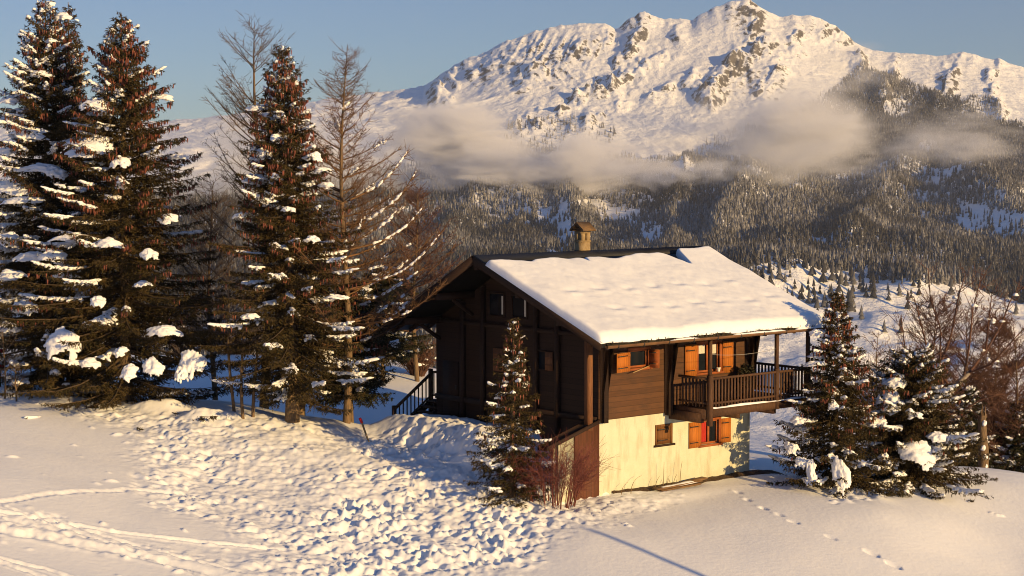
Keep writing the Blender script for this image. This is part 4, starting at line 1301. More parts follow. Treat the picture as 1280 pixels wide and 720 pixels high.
# chimney
G = Geo(); cu, cv = 3.60, 4.75
G.box(cu - .20, cu + .20, cv - .20, cv + .20, 7.3, 8.32)
ch_ = G.build('chimney', M['brick'], chalet)
G = Geo(); G.box(cu - .225, cu + .225, cv - .225, cv + .225, 7.3, 8.0); G.build('dark_collar', M['roof'], ch_)  # dark band round the chimney foot
G = Geo()
for a in (-1, 1):
    for b in (-1, 1):
        G.box(cu + a * .122 - .076, cu + a * .122 + .076, cv + b * .122 - .076, cv + b * .122 + .076, 8.322, 8.74)
G.box(cu - .202, cu + .202, cv - .202, cv + .202, 8.62, 8.76); G.box(cu - .218, cu + .218, cv - .218, cv + .218, 8.31, 8.36)
G.build('vent_piers', M['brick'], ch_)
G = Geo(); G.prism([(cv - .37, 8.70), (cv, 8.96), (cv + .37, 8.70), (cv + .37, 8.76), (cv, 9.03), (cv - .37, 8.76)], 0, cu - .31, cu + .31)
G.build('cap', M['chimney_cap'], ch_)


# windows of the long wall
def shutter(parent, x0, x1, z0, z1, y, m='shutter', hinge=None, ang=0.0, label=None):
    G = Geo()
    w = x1 - x0
    Mx = Matrix.Identity(4)
    if hinge is not None:
        Mx = Matrix.Translation((hinge, y, 0)) @ Matrix.Rotation(ang, 4, 'Z') @ Matrix.Translation((-hinge, -y, 0))
    G.box(x0, x1, y - .035, y, z0, z1, M=Mx)
    for zb in (z0 + .16 * (z1 - z0), z0 + .78 * (z1 - z0)):
        G.box(x0 + .03, x1 - .03, y - .06, y - .0352, zb, zb + .085, M=Mx)
    s = G.build('shutter', M[m], parent, label=label)
    G = Geo()
    for zb in (z0 + .16 * (z1 - z0), z0 + .78 * (z1 - z0)):
        hx0, hx1 = (x0 + .02, x0 + .75 * w)
        G = Geo(); G.box(hx0, hx1, y - .072, y - .0602, zb + .025, zb + .06, M=Mx); G.build('hinge', M['iron'], s)
    return s


def window(x0, x1, z0, z1, y, curtain=None, mull=True):
    """frame, panes, sill in an opening; y is the wall face, glass set back"""
    G = Geo(); yb = y + .12
    G.box(x0 - .07, x1 + .07, y - .035, y + .02, z1 - .01, z1 + .09); G.box(x0 - .075, x0 + .03, y - .03, y + .02, z0, z1 - .012); G.box(x1 - .03, x1 + .075, y - .03, y + .02, z0, z1 - .012)
    for a, b, c, d in ((x0, x1, z0, z0 + .07), (x0, x1, z1 - .07, z1), (x0 + .001, x0 + .07, z0 + .07, z1 - .07), (x1 - .07, x1 - .001, z0 + .07, z1 - .07)):
        G.box(a, b, yb - .05, yb, c, d)
    if mull:
        xm = (x0 + x1) / 2; G.box(xm - .045, xm + .045, yb - .055, yb - .002, z0 + .07, z1 - .07)
    w = G.build('window', M['frame'], chalet)
    G = Geo(); G.add([[x0, yb + .01, z0], [x1, yb + .01, z0], [x1, yb + .01, z1], [x0, yb + .01, z1]], [[0, 1, 2, 3]]); G.build('pane', M['glass'], w)
    G = Geo(); G.box(x0 - .10, x1 + .10, y - .09, y + .03, z0 - .075, z0 - .002); G.build('sill', M['frame'], w)
    if curtain:
        m, spans = curtain
        G = Geo()
        for a, b, c, d in spans:
            n = max(4, int((b - a) / .035)); xs = np.linspace(a, b, n); ys = yb - .004 + .006 * np.cos(np.arange(n) * 2.1)
            for i in range(n - 1):
                G.add([[xs[i], ys[i], c], [xs[i + 1], ys[i + 1], c], [xs[i + 1], ys[i + 1], d], [xs[i], ys[i], d]], [[0, 1, 2, 3]])
        G.build('curtain', M[m], w)
    return w


w = window(1.36, 2.28, 4.24, 4.86, o, None, False)
shutter(chalet, .55, 1.33, 4.16, 4.80, o - .05, 'shutter', 1.33, rad(12))
shutter(chalet, 2.30, 2.72, 4.22, 4.84, o - .03, 'frame', 2.30, rad(-82))
G = Geo(); G.beam((1.30, -.30, 4.13), (2.28, -.10, 4.28), .03, .03); G.build('stay_bar', M['stake_wood'], w)
w = window(4.66, 5.80, 3.84, 4.88, o, ('curtain', [(4.74, 5.14, 4.50, 4.80), (5.30, 5.72, 4.46, 4.80)]))
shutter(chalet, 4.00, 4.58, 3.74, 4.88, o - .03)
shutter(chalet, 5.88, 6.42, 3.76, 4.88, o - .03)
w = window(4.87, 5.83, 1.28, 2.13, 0, ('red_curtain', [(4.95, 5.28, 1.36, 2.05), (5.34, 5.42, 1.36, 2.05)]))
shutter(chalet, 4.28, 4.83, 1.22, 2.13, -.02)
shutter(chalet, 5.88, 6.38, 1.26, 2.13, -.02)
# closed brown shutter
G = Geo()
G.box(2.64, 2.72, -.02, .05, 1.5, 2.19); G.box(3.40, 3.48, -.02, .05, 1.5, 2.19); G.box(2.722, 3.398, -.02, .05, 2.11, 2.19)
w = G.build('window', M['brown_shutter'], chalet)
shutter(w, 2.725, 3.395, 1.50, 2.105, .04, 'brown_shutter')
G = Geo(); G.box(2.58, 3.56, -.08, .06, 1.43, 1.497); G.build('sill', M['dark_timber'], w)


# gable windows
def gable_window(v0, v1, z0, z1, sh=None, curtain=None):
    x = -.042
    G = Geo()
    for a, b, c, d in ((v0 - .07, v1 + .07, z0 - .07, z0), (v0 - .07, v1 + .07, z1, z1 + .07), (v0 - .07, v0, z0 + .001, z1 - .001), (v1, v1 + .07, z0 + .001, z1 - .001)):
        G.box(x - .05, x + .01, a, b, c, d)
    w = G.build('window', M['dark_timber'], chalet)
    G = Geo(); G.add([[x - .015, v0, z0], [x - .015, v1, z0], [x - .015, v1, z1], [x - .015, v0, z1]], [[0, 3, 2, 1]]); G.build('pane', M['glass'], w)
    if curtain:
        G = Geo(); G.add([[x - .02, curtain[0], z0 + .04], [x - .02, curtain[1], z0 + .04], [x - .02, curtain[1], z1 - .06], [x - .02, curtain[0], z1 - .06]], [[0, 3, 2, 1]]); G.build('curtain', M['curtain'], w)
    for a, b in sh or ():
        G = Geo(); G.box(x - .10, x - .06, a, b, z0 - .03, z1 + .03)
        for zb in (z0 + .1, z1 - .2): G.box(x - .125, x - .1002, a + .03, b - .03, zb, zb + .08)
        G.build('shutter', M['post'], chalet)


gable_window(4.85, 5.62, 5.80, 6.55, curtain=(4.88, 4.97))
gable_window(3.62, 4.35, 5.80, 6.52, curtain=(3.65, 3.74))
gable_window(4.15, 4.75, 3.85, 4.60, sh=[(4.8, 5.35), (3.58, 4.1)])
gable_window(2.62, 2.98, 4.10, 4.68, sh=[(2.18, 2.56)])
# entrance door on the gable
G = Geo(); G.box(-.09, -.042, 7.4, 8.3, 1.98, 3.95); d_ = G.build('door', M['dark_timber'], chalet)
G = Geo(); G.box(-.13, -.09, 7.48, 7.53, 2.95, 3.10); G.build('handle', M['iron'], d_)

# balcony
BU0, BU1, BV = 3.42, 8.45, -1.80
G = Geo()
G.box(BU0, BU1, BV + .1, -.05, 2.70, 2.82)
bal = G.build('balcony', M['dark_timber'], chalet)
G = Geo()
G.box(BU0 - .02, BU1, BV - .04, BV + .09, 2.58, 2.86); G.box(BU0 - .06, BU0 + .07, BV + .092, -.045, 2.50, 2.84); G.box(BU1 - .1, BU1 + .03, BV + .092, 2.2, 2.55, 2.84)
for u in (3.3, 5.1, 6.95): G.box(u, u + .18, -1.5, .05, 2.36, 2.695)
G.box(LU + .02, BU1 - .1, -.04, 2.2, 2.70, 2.82)
G.build('beam', M['timber'], bal)
G = Geo()
for a, b in (((BU0, BV), (BU1, BV)), ((BU0, BV + .1), (BU0, -.38)), ((BU1, BV + .1), (BU1, 2.1))):
    n = int(np.hypot(b[0] - a[0], b[1] - a[1]) / .155)
    G.beam((*a, 3.88), (*b, 3.88), .10, .075); G.beam((*a, 3.04), (*b, 3.04), .06, .07)
    for k in range(1, n):
        t = k / n; x = a[0] + (b[0] - a[0]) * t; y = a[1] + (b[1] - a[1]) * t
        G.box(x - .035, x + .035, y - .018, y + .018, 2.90, 3.845)
G.build('railing', M['timber'], bal)
for (u, v, z0) in ((BU0 + .03, BV, 2.28), (6.80, BV, 2.58), (BU1, BV, 2.50)):
    G = Geo(); G.box(u - .075, u + .075, v - .085, v + .075, z0, 4.0); G.box(u - .055, u + .055, v - .055, v + .055, 4.002, zr(BV) - .19)
    G.build('post', M['timber'], bal)
G = Geo()
uu = np.linspace(BU0 + .12, BU1 - .1, 90); yy = np.linspace(BV - .10, BV + .02, 5); U, Y = np.meshgrid(uu, yy, indexing='ij')
prof = 1 - np.abs(np.linspace(-1, 1, 5))[None] ** 3
G.grid(np.stack([U, Y, 2.865 + .06 * prof * np.clip(.75 + .9 * fbm(U * 1.7, Y * 2, 13, 3), 0, 2)], -1))
G.build('snow', M['roof_snow'], bal, True)
# outside stair with railing at the far corner of the gable
su0, su1, sv0, sv1, sz0, sz1 = -1.15, .45, 8.85, 9.75, 1.10, 2.30
G = Geo(); nst = 7
for k in range(nst):
    t0 = k / nst; u = su0 + (su1 - su0) * t0
    G.box(u, u + .30, sv0, sv1, sz0 + (sz1 - sz0) * (k + 1) / nst - .05, sz0 + (sz1 - sz0) * (k + 1) / nst)
G.box(su1 + .0, 2.3, LV + .05, sv1, sz1 - .06, sz1 + .02)
for u in (.6, 2.2):
    for v in (8.9, 9.65): G.box(u, u + .12, v, v + .12, 0.0, sz1 - .062)
stair = G.build('staircase', M['timber'], chalet)
G = Geo()
for v in (sv0, sv1): G.beam((su0 - .1, v, sz0 - .02), (su1 + .05, v, sz1 - .05), .06, .22)
G.build('stringer', M['dark_timber'], stair)
G = Geo()
v = sv1 + .02
G.box(su0 - .13, su0 + .0, v - .065, v + .065, .4, sz0 + 1.12); G.box(su1 - .02, su1 + .11, v - .065, v + .065, 1.2, sz1 + 1.16)
G.beam((su0 - .06, v, sz0 + .98), (su1 + .05, v, sz1 + .98), .08, .09); G.beam((su0 - .06, v, sz0 + .16), (su1 + .05, v, sz1 + .16), .05, .06)
for k in range(1, 9):
    t = k / 9; u = su0 + (su1 - su0) * t; z = sz0 + (sz1 - sz0) * t
    G.box(u - .018, u + .018, v - .018, v + .018, z + .16, z + .98)
G.beam((su1 + .05, v, sz1 + 1.03), (2.3, v, sz1 + 1.03), .08, .08); G.beam((su1 + .05, v, sz1 + .16), (2.3, v, sz1 + .16), .05, .06)
for k in range(1, 10): G.box(su1 + .18 * k, su1 + .18 * k + .036, v - .018, v + .018, sz1 + .16, sz1 + 1.0)
G.build('railing', M['timber'], stair)

# wing wall between yard and entrance terrace
wing = thing('retaining_wall', 'low wing wall with brown boards and sloping dark coping at the near chalet corner, behind red twigs', 'wall', CH, CH_ROT)
cz = lambda u: 2.52 + .30 * u
G = Geo(); G.prism([(-1.8, -.6), (-1.12, -.6), (-1.12, cz(-1.12)), (-1.8, cz(-1.8))], 1, .0, .26); G.build('stucco_panel', M['stucco'], wing)
G = Geo(); G.prism([(-1.118, -.6), (-.01, -.6), (-.01, cz(-.01)), (-1.118, cz(-1.118))], 1, -.05, .26); G.build('board_panel', M['door'], wing)
G = Geo(); G.prism([(-2.4, cz(-2.4) + .002), (-.06, cz(-.06) + .002), (-.06, cz(-.06) + .14), (-2.4, cz(-2.4) + .14)], 1, -.12, .34); G.build('coping', M['dark_timber'], wing)

# things by the chalet
o_ = None
G = Geo()
uu = np.linspace(.6, 8.6, 120); vv = np.linspace(-.62, .02, 14); U, V = np.meshgrid(uu, vv, indexing='ij')
edge = np.interp(uu, [.6, 1.5, 2.3, 4.4, 6, 7.5, 8.6], [.10, .14, .42, .40, .34, .52, .60]) * (1 + .35 * fbm(uu * 1.6, uu * 0, 31, 3))
V = .02 - (edge[:, None]) * np.linspace(1, 0, 14)[None]
Pw = CH[None, None] + U[..., None] * cU + V[..., None] * cV
zz = np.array([[gz(p[0], p[1]) for p in row] for row in Pw]) + .075 * np.sin(np.linspace(0, 1, 14) * 1.7)[None] + .03 * fbm(U * 4, V * 6, 33, 3)
Pw[..., 2] = zz
G.grid(Pw); G.build('bare_soil', M['soil'], None, True, kind='structure')

t = thing('plank_stack', 'weathered boards with a strip of snow lying against the cream stucco wall', 'planks', hw(3.3, -.5, gz(*hw(3.3, -.5)[:2])), CH_ROT)
G = Geo(); G.beam((-1.15, -.05, .10), (1.0, .0, .16), .34, .05); G.build('board', M['plank'], t)
G = Geo(); G.beam((-1.0, -.12, .04), (.85, -.16, .08), .22, .045); G.build('board', M['plank'], t)
G = Geo(); G.beam((.55, .12, .14), (1.35, .05, .20), .30, .05); G.build('board', M['plank'], t)
G = Geo()
uu = np.linspace(-1.05, .75, 40); yy = np.linspace(-.20, .06, 7); U, Y = np.meshgrid(uu, yy, indexing='ij')
e = np.clip(np.minimum(U + 1.05, .75 - U) * 5, 0, 1) * (1 - np.abs(np.linspace(-1, 1, 7))[None] ** 3)
G.grid(np.stack([U, Y, .13 + .028 * U + .06 * e * (1 + .4 * fbm(U * 4, Y * 4, 5, 3)) - .012], -1)); G.build('snow', M['roof_snow'], t, True)

rng = np.random.default_rng(8)
G = Geo()
for u, hgt, cv_ in ((2.35, .55, .22), (2.75, .95, .02), (3.22, .52, .18), (3.55, .95, .10), (2.9, .35, .1), (3.1, .4, -.12), (1.2, .8, .5), (.75, .5, .3), (3.35, .3, .05)):
    f = np.linspace(0, 1, 7); b = hw(u, -.32); z0 = gz(b[0], b[1])
    G.tubes((b[None] + cU * (cv_ * f ** 2.2)[:, None] * 1.0 + np.array([0, 0, 1.]) * (z0 - .03 + hgt * (f - .18 * abs(cv_) * 3 * f ** 3))[:, None])[None], (.012 * (1.1 - .7 * f))[None], 4)
tag(G.build('dry_stems', M['dry'], None, True), 'thin dry flower stems standing in front of the cream wall near the boards', 'plant', kind='stuff')

t = thing('flower_pot', 'small white flower pot on the sill of the upper balcony window', 'pot', hw(5.62, o - .10, 3.845), CH_ROT)
G = Geo(); G.tubes(np.array([[[0, 0, 0], [0, 0, .10], [0, 0, .14], [0, 0, .142]]]), np.array([[.055, .075, .085, .06]]), 12); G.build('pot', M['pot'], t, True)
G = Geo(); G.tubes(np.array([[[0, 0, .13], [0, 0, .1395]]]), np.array([[.062, .001]]), 12); G.build('earth', M['soil'], t)

t = thing('potted_plant', 'dark bushy potted plant on the balcony beside the right upper shutter', 'plant', hw(6.62, -.55, 2.82), CH_ROT)
G = Geo(); G.tubes(np.array([[[0, 0, 0], [0, 0, .35], [0, 0, .42], [0, 0, .421]]]), np.array([[.15, .2, .21, .02]]), 12); G.build('pot', M['dark_timber'], t, True)
rng = np.random.default_rng(12); m = 900
c = rng.normal(0, 1, (m, 3)); c /= np.linalg.norm(c, axis=1, keepdims=True); c *= (rng.uniform(.25, 1, m) ** .6)[:, None] * np.array([.34, .30, .42]); c[:, 2] += .85
a = rng.normal(0, 1, (m, 3)); a /= np.linalg.norm(a, axis=1, keepdims=True); b = np.cross(a, rng.normal(0, 1, (m, 3))); b /= np.linalg.norm(b, axis=1, keepdims=True)
V = np.stack([c - b * .03, c + b * .03, c + a * .11], 1).reshape(-1, 3)
G = Geo(); G.add(V, np.arange(3 * m).reshape(-1, 3), np.repeat(rng.uniform(0, 1, m), 3)); G.build('leaves', M['plant'], t)
G = Geo(); G.tubes(np.array([[[0, 0, .4], [.02, 0, .6], [.0, .02, .9]]]), np.array([[.02, .015, .01]]), 5); G.build('stem', M['dark_timber'], t)

G = Geo()
f = np.linspace(0, 1, 14); p = hw(BU0 + .03, BV, 4.72); q = hw(6.80, BV, 4.70)
G.tubes((p[None] + (q - p)[None] * f[:, None] - np.array([0, 0, .10]) * (4 * f * (1 - f))[:, None])[None], np.full((1, 14), .007), 4)
tag(G.build('clothes_line', M['wire'], None), 'thin pale clothes line strung between the balcony posts', 'line')

# ------------------------------------------------------------------ spruces, larches and bushes round the chalet
CAMDIR = math.atan2(-.6, .8)           # where the sun stands, for sheltered sides
g = at(64, 492, 69.8); g[2] = gz(g[0], g[1])
spruce('spruce', 'tallest twin topped spruce at the left picture edge with heavy snow on its boughs', g, CAMZ + 206 / FPX * g[1] - g[2], 4.9, 21, skirt=.05, cones=.4, snow=1.0, snow_size=1.7, snow_az=math.pi, group='spruces left of the chalet', cone_from=.45,
       heaps=[(px, py, None, (a, .2, b)) for px, py, a, b in [(62, 6, .25, .14), (80, 22, .40, .17), (64, 52, .25, .10), (50, 93, .42, .15), (15, 125, .6, .16), (12, 152, .7, .25), (34, 166, .8, .22), (14, 188, .7, .18), (46, 210, .8, .17), (66, 216, .45, .28), (14, 236, .7, .26), (28, 250, .8, .14), (6, 300, .5, .3), (40, 320, .7, .2), (12, 345, .6, .2), (30, 385, .6, .25), (8, 410, .5, .2), (98, 300, .5, .12), (80, 345, .5, .12)]])
g = at(92, 480, 75.5); g[2] = gz(g[0], g[1])
spruce('spruce', 'narrow spruce top showing between the two big left spruces, standing behind them', g, CAMZ + 200 / FPX * g[1] - g[2], 2.7, 22, skirt=.06, cones=.35, snow=.35, snow_size=1.1, group='spruces left of the chalet')
g = at(158, 500, 67.4); g[2] = gz(g[0], g[1])
spruce('spruce', 'broad spruce laden with red brown cones, its lowest boughs reaching the snow', g, CAMZ + 187 / FPX * g[1] - g[2], 5.5, 23, skirt=.015, cones=.75, snow=.42, snow_size=1.3, group='spruces left of the chalet', cone_from=.28, snow_az=3.6,
       heaps=[(px, py, None, (a, .2, b)) for px, py, a, b in [(240, 453, .46, .50), (192, 460, .42, .34), (204, 415, .55, .24), (160, 466, .30, .26), (110, 183, .85, .34), (120, 131, .62, .22), (150, 203, .36, .20), (122, 378, .30, .20), (210, 274, .40, .20), (186, 318, .32, .18), (78, 428, .6, .5), (92, 296, .9, .12), (64, 320, .5, .18), (136, 304, .5, .16), (204, 122, .42, .13), (224, 196, .4, .1), (176, 356, .3, .12), (226, 470, .22, .3), (150, 440, .25, .15), (110, 455, .4, .2)]])
g = at(366, 527, 65.2); g[2] = gz(g[0], g[1])
spruce('spruce', 'cone bearing spruce with a bare lower trunk, in the middle between big spruces and chalet', g, CAMZ + 151 / FPX * g[1] - g[2], 3.7, 24, skirt=.095, cones=.6, snow=.62, snow_size=1.15, group='spruces left of the chalet', lean=(-.022, 0), cone_from=.25,
       heaps=[(px, py, None, (a, .2, b)) for px, py, a, b in [(322, 185, .26, .16), (352, 98, .16, .1), (340, 142, .4, .1), (348, 143, .2, .12), (328, 192, .34, .26), (344, 172, .2, .12), (318, 136, .35, .1), (392, 196, .3, .17), (402, 214, .42, .12), (408, 232, .35, .1), (312, 230, .25, .2), (300, 270, .3, .12), (390, 300, .3, .12), (312, 395, .3, .12), (420, 372, .45, .07), (330, 250, .4, .09), (360, 262, .25, .08)]])
g = at(376, 514, 68.2); g[2] = gz(g[0], g[1])
spruce('spruce', 'slender spruce with a bare trunk standing right behind the cone bearing middle spruce', g, 8.5, 1.5, 25, skirt=.17, cones=.2, snow=.3, group='spruces left of the chalet')
g = at(438, 522, 68.0); g[2] = gz(g[0], g[1])
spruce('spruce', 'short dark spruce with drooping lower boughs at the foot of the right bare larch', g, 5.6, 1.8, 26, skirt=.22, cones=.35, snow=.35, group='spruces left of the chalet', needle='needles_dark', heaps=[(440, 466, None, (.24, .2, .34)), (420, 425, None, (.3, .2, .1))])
g = at(478, 462, 84.0); g[2] = gz(g[0], g[1])
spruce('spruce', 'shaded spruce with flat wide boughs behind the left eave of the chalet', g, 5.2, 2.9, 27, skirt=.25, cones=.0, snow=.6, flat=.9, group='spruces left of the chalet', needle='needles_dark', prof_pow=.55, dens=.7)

g = at(332, 514, 69.6); g[2] = gz(g[0], g[1])
bare_tree('larch', 'tall bare larch rising behind the middle spruce with wide thin branches', g, CAMZ + 176 / FPX * g[1] - g[2], 3.2, 31, 'larch_bark', 'grey_twig', .22, 95, .28, .42, 26, .10, 'bare larches', twr=.0075, tw_len=.62, prof_pow=.62, lean=(-.012, 0))
g = at(430, 520, 66.8); g[2] = gz(g[0], g[1])
bare_tree('larch', 'bare orange brown larch next to the chalet, long snow lined lower branches reaching right', g, CAMZ + 148 / FPX * g[1] - g[2], 4.3, 32, 'larch_bark', 'larch_twig', .20, 130, .02, .40, 40, .85, 'bare larches', twr=.008, tw_len=.62, prof_pow=1.0, lean=(.012, 0), snow_side=-.2, tr0=.14, sub=4, boughs=[[(438, 352, 0), (475, 352, -.6), (508, 338, -.9), (535, 312, -1.1), (556, 286, -1.2)], [(438, 312, 0), (478, 302, .5), (508, 284, .8), (530, 258, 1.0)], [(437, 285, 0), (470, 270, -.4), (500, 246, -.6), (522, 212, -.7)], [(438, 372, 0), (470, 374, .5), (500, 356, .8), (530, 335, 1.0)], [(437, 250, 0), (468, 236, .6), (492, 214, .9), (512, 186, 1.1)]])
g = at(266, 500, 73.5); g[2] = gz(g[0], g[1])
bare_tree('bare_tree', 'thin leafless grey tree in the gap between the second and the middle spruce', g, 9.4, 2.3, 33, 'larch_bark', 'grey_twig', .2, 80, .5, .45, 26, .12, None, 'tree', twr=.0075, tw_len=.7)
g = at(520, 472, 84.5); g[2] = gz(g[0], g[1])
bare_tree('larch', 'fine brown leafless larch seen above the left roof slope', g, 8.8, 2.8, 34, 'larch_bark', 'brown_twig', .25, 90, .2, .45, 30, .25, 'bare larches', twr=.009, tw_len=.55, sub=4)
for k, (px, py, d, h, lab) in enumerate([(291, 516, 65.6, 5.6, 'leftmost thin bare sapling of the clump beside the middle spruce'), (304, 519, 65.2, 5.0, 'thickest bare sapling of the clump, in its middle'), (318, 520, 65.4, 4.6, 'rightmost bare sapling of the clump, nearest the middle spruce trunk')]):
    g = at(px, py, d); g[2] = gz(g[0], g[1])
    bare_tree('sapling', lab, g, h, .75, 40 + k, 'larch_bark', 'grey_twig', .3, 16, 1.3, .5, 7, 0, 'bare saplings', 'sapling', lean=(.03 * (k - 1), 0), tr0=.055, twr=.007, tw_len=.45, sub=2)
for k, (px, py, d, h, lab) in enumerate([(6, 492, 66.5, 2.7, 'small bare sapling at the left picture edge in front of the first spruce'), (20, 494, 66.0, 1.3, 'low bent twig in the snow at the left picture edge')]):
    g = at(px, py, d); g[2] = gz(g[0], g[1])
    bare_tree('sapling', lab, g, h, .8, 50 + k, 'larch_bark', 'grey_twig', .15, 12, .8, .4, 6, 0, 'bare saplings', 'sapling', tr0=.03, twr=.007, tw_len=.4, sub=1)

g = ground_at(641, 621)
spruce('spruce', 'young spruce with a bare leader and cones, standing in the snow before the dark gable', g, CAMZ + (203 - 398) / FPX * g[1] - g[2], 1.5, 60, skirt=.02, cones=.14, snow=.36, snow_size=.8, cone_from=.35, prof_pow=.95, group='spruces by the chalet', dens=.80, needle_size=.85)
g = hw(8.6, -3.0); g[2] = gz(g[0], g[1])
spruce('spruce', 'dense cone bearing spruce at the right end of the chalet, balcony behind it', g, 6.95, 2.65, 61, skirt=.03, prof_pow=1.1, cones=.32, snow=.6, snow_size=1.15, group='spruces by the chalet', cone_from=.2,
       heaps=[(px, py, None, (a, .2, b)) for px, py, a, b in [(1052, 594, .34, .52), (1014, 590, .22, .48), (1002, 578, .25, .18), (1022, 417, .32, .16), (1021, 445, .32, .14), (1042, 507, .22, .16), (1000, 525, .35, .15), (1022, 455, .4, .08), (990, 560, .25, .2)]])
g = at(1140, 596, 67.2); g[2] = gz(g[0], g[1])
spruce('spruce', 'squat wide spruce right of the chalet with a big snow slab on its boughs', g, 4.7, 3.0, 62, skirt=.03, cones=.1, snow=.8, snow_size=1.5, group='spruces by the chalet', prof_pow=.6,
       heaps=[(px, py, None, (a, .2, b)) for px, py, a, b in [(1148, 570, .75, .42), (1112, 500, .42, .42), (1095, 525, .42, .30), (1172, 545, .35, .2), (1120, 478, .4, .18), (1105, 572, .2, .15), (1085, 500, .3, .12), (1146, 520, .3, .12)]])
g = at(1096, 560, 69.5); g[2] = gz(g[0], g[1])
bare_tree('larch', 'small spindly snow dotted larch behind the squat spruce on the right', g, 5.2, 1.4, 63, 'larch_bark', 'brown_twig', .2, 40, .2, .35, 14, .8, 'bare larches', twr=.009, tw_len=.4)
g = hw(-2.45, -.45); g[2] = gz(g[0], g[1])
shrub('red_twig_shrub', 'leafless shrub of red twigs between the young spruce and the wing wall', g, 3.2, 1.6, 64, 80, 'red_twig', .85, 0, twr=.0075, sub=18, spread=.5)
g = at(522, 470, 86.0); g[2] = gz(g[0], g[1])
shrub('brown_shrub', 'round brown leafless bush with snow clumps behind the outside stair', g, 2.3, 1.2, 65, 160, 'brown_twig', .4, 22, group='bushes behind the chalet', twr=.012)
for k, (px, py, d, h, r, lab) in enumerate([(470, 462, 92, 2.4, 1.8, 'low grey snowy bush in the shade left of the brown round bush'), (440, 455, 95, 2.6, 1.8, 'dark twiggy bush behind the short dark spruce'), (300, 446, 94, 3.0, 2.2, 'dark bush at the far side of the shaded hollow behind the saplings'), (235, 448, 92, 3.2, 2.2, 'dark leafless bush behind the right skirt of the broad spruce')]):
    g = at(px, py, d); g[2] = gz(g[0], g[1])
    shrub('brown_shrub', lab, g, h, r, 66 + k, 120, 'grey_twig', .35, 26, group='bushes behind the chalet', twr=.013)


def twig_chain(G, pts, r0, r1, n=10, rnd=.5):
    P = np.array(pts, float); t = np.linspace(0, len(P) - 1, n)
    Q = np.stack([np.interp(t, np.arange(len(P)), P[:, k]) for k in range(3)], -1)
    G.tubes(Q[None], np.linspace(r0, r1, n)[None], 6, [rnd])


# the leaning birch on the right
bd = 73.5
t = thing('birch', 'pale leaning birch with a fan of bare branches at the right edge of the garden', 'tree', at(1176, 560, bd))
loc = np.array(t.location)
P = lambda px, py, dd=0: at(px, py, bd + dd) - loc
G = Geo(); twig_chain(G, [P(1172, 575), P(1176, 530), P(1180, 500), P(1196, 481), P(1211, 466)], .14, .10, 14)
G.build('trunk', M['birch'], t, True)
G = Geo(); TW = Geo(); rng = np.random.default_rng(91)
limbs = [[(1211, 466, 0), (1232, 440, .4), (1252, 405, .7), (1264, 372, .9), (1290, 350, 1.0)], [(1205, 470, 0), (1212, 430, -.4), (1216, 385, -.6), (1226, 350, -.6)], [(1180, 500, 0), (1175, 455, .3), (1176, 410, .5), (1163, 375, .8), (1160, 335, 1.0)],
         [(1190, 488, 0), (1160, 440, -.5), (1150, 400, -.8), (1142, 370, -.9)], [(1211, 466, 0), (1240, 455, -.8), (1262, 430, -1.2), (1285, 405, -1.5)], [(1176, 520, 0), (1200, 515, -.6), (1225, 500, -1.0), (1255, 492, -1.2)], [(1176, 455, .3), (1190, 415, .6), (1198, 370, .8), (1207, 342, .8)],
         [(1232, 440, .4), (1236, 400, .1), (1240, 365, -.1)], [(1176, 530, 0), (1150, 480, .2), (1132, 440, .4), (1126, 395, .5)]]
for lb in limbs:
    pts = [P(a, b, c) for a, b, c in lb]
    twig_chain(G, pts, .05, .014, 14, rng.random())
    for _ in range(26):
        k = rng.uniform(.25, len(pts) - 1.01); i = int(k); p = pts[i] + (pts[i + 1] - pts[i]) * (k - i)
        d = (pts[i + 1] - pts[i]); d = d / np.linalg.norm(d) * rng.uniform(.3, 1) + rng.normal(0, .55, 3); d /= np.linalg.norm(d); L = rng.uniform(.3, 1.1)
        q = [p, p + d * L * .5 + rng.normal(0, .03, 3), p + d * L + np.array([0, 0, .12 * L])]
        twig_chain(TW, q, .012, .006, 4, rng.random())
        for _ in range(3):
            p2 = p + d * L * rng.uniform(.3, .95); d2 = d * .5 + rng.normal(0, .6, 3); d2 /= np.linalg.norm(d2)
            twig_chain(TW, [p2, p2 + d2 * L * .2, p2 + d2 * L * .42], .008, .005, 3, rng.random())
G.build('branches', M['brown_twig'], t, True); TW.build('twigs', M['brown_twig'], t)
G = Geo()
for k in range(14):
    lb = limbs[rng.integers(0, len(limbs))]; a, b, c = lb[rng.integers(1, len(lb) - 1)]
    lump(G, P(a + rng.uniform(-6, 6), b + rng.uniform(-5, 5), c), (rng.uniform(.07, .16), .1, rng.uniform(.05, .09)), rng)
G.build('snow', M['tree_snow'], t, True, kind='stuff')

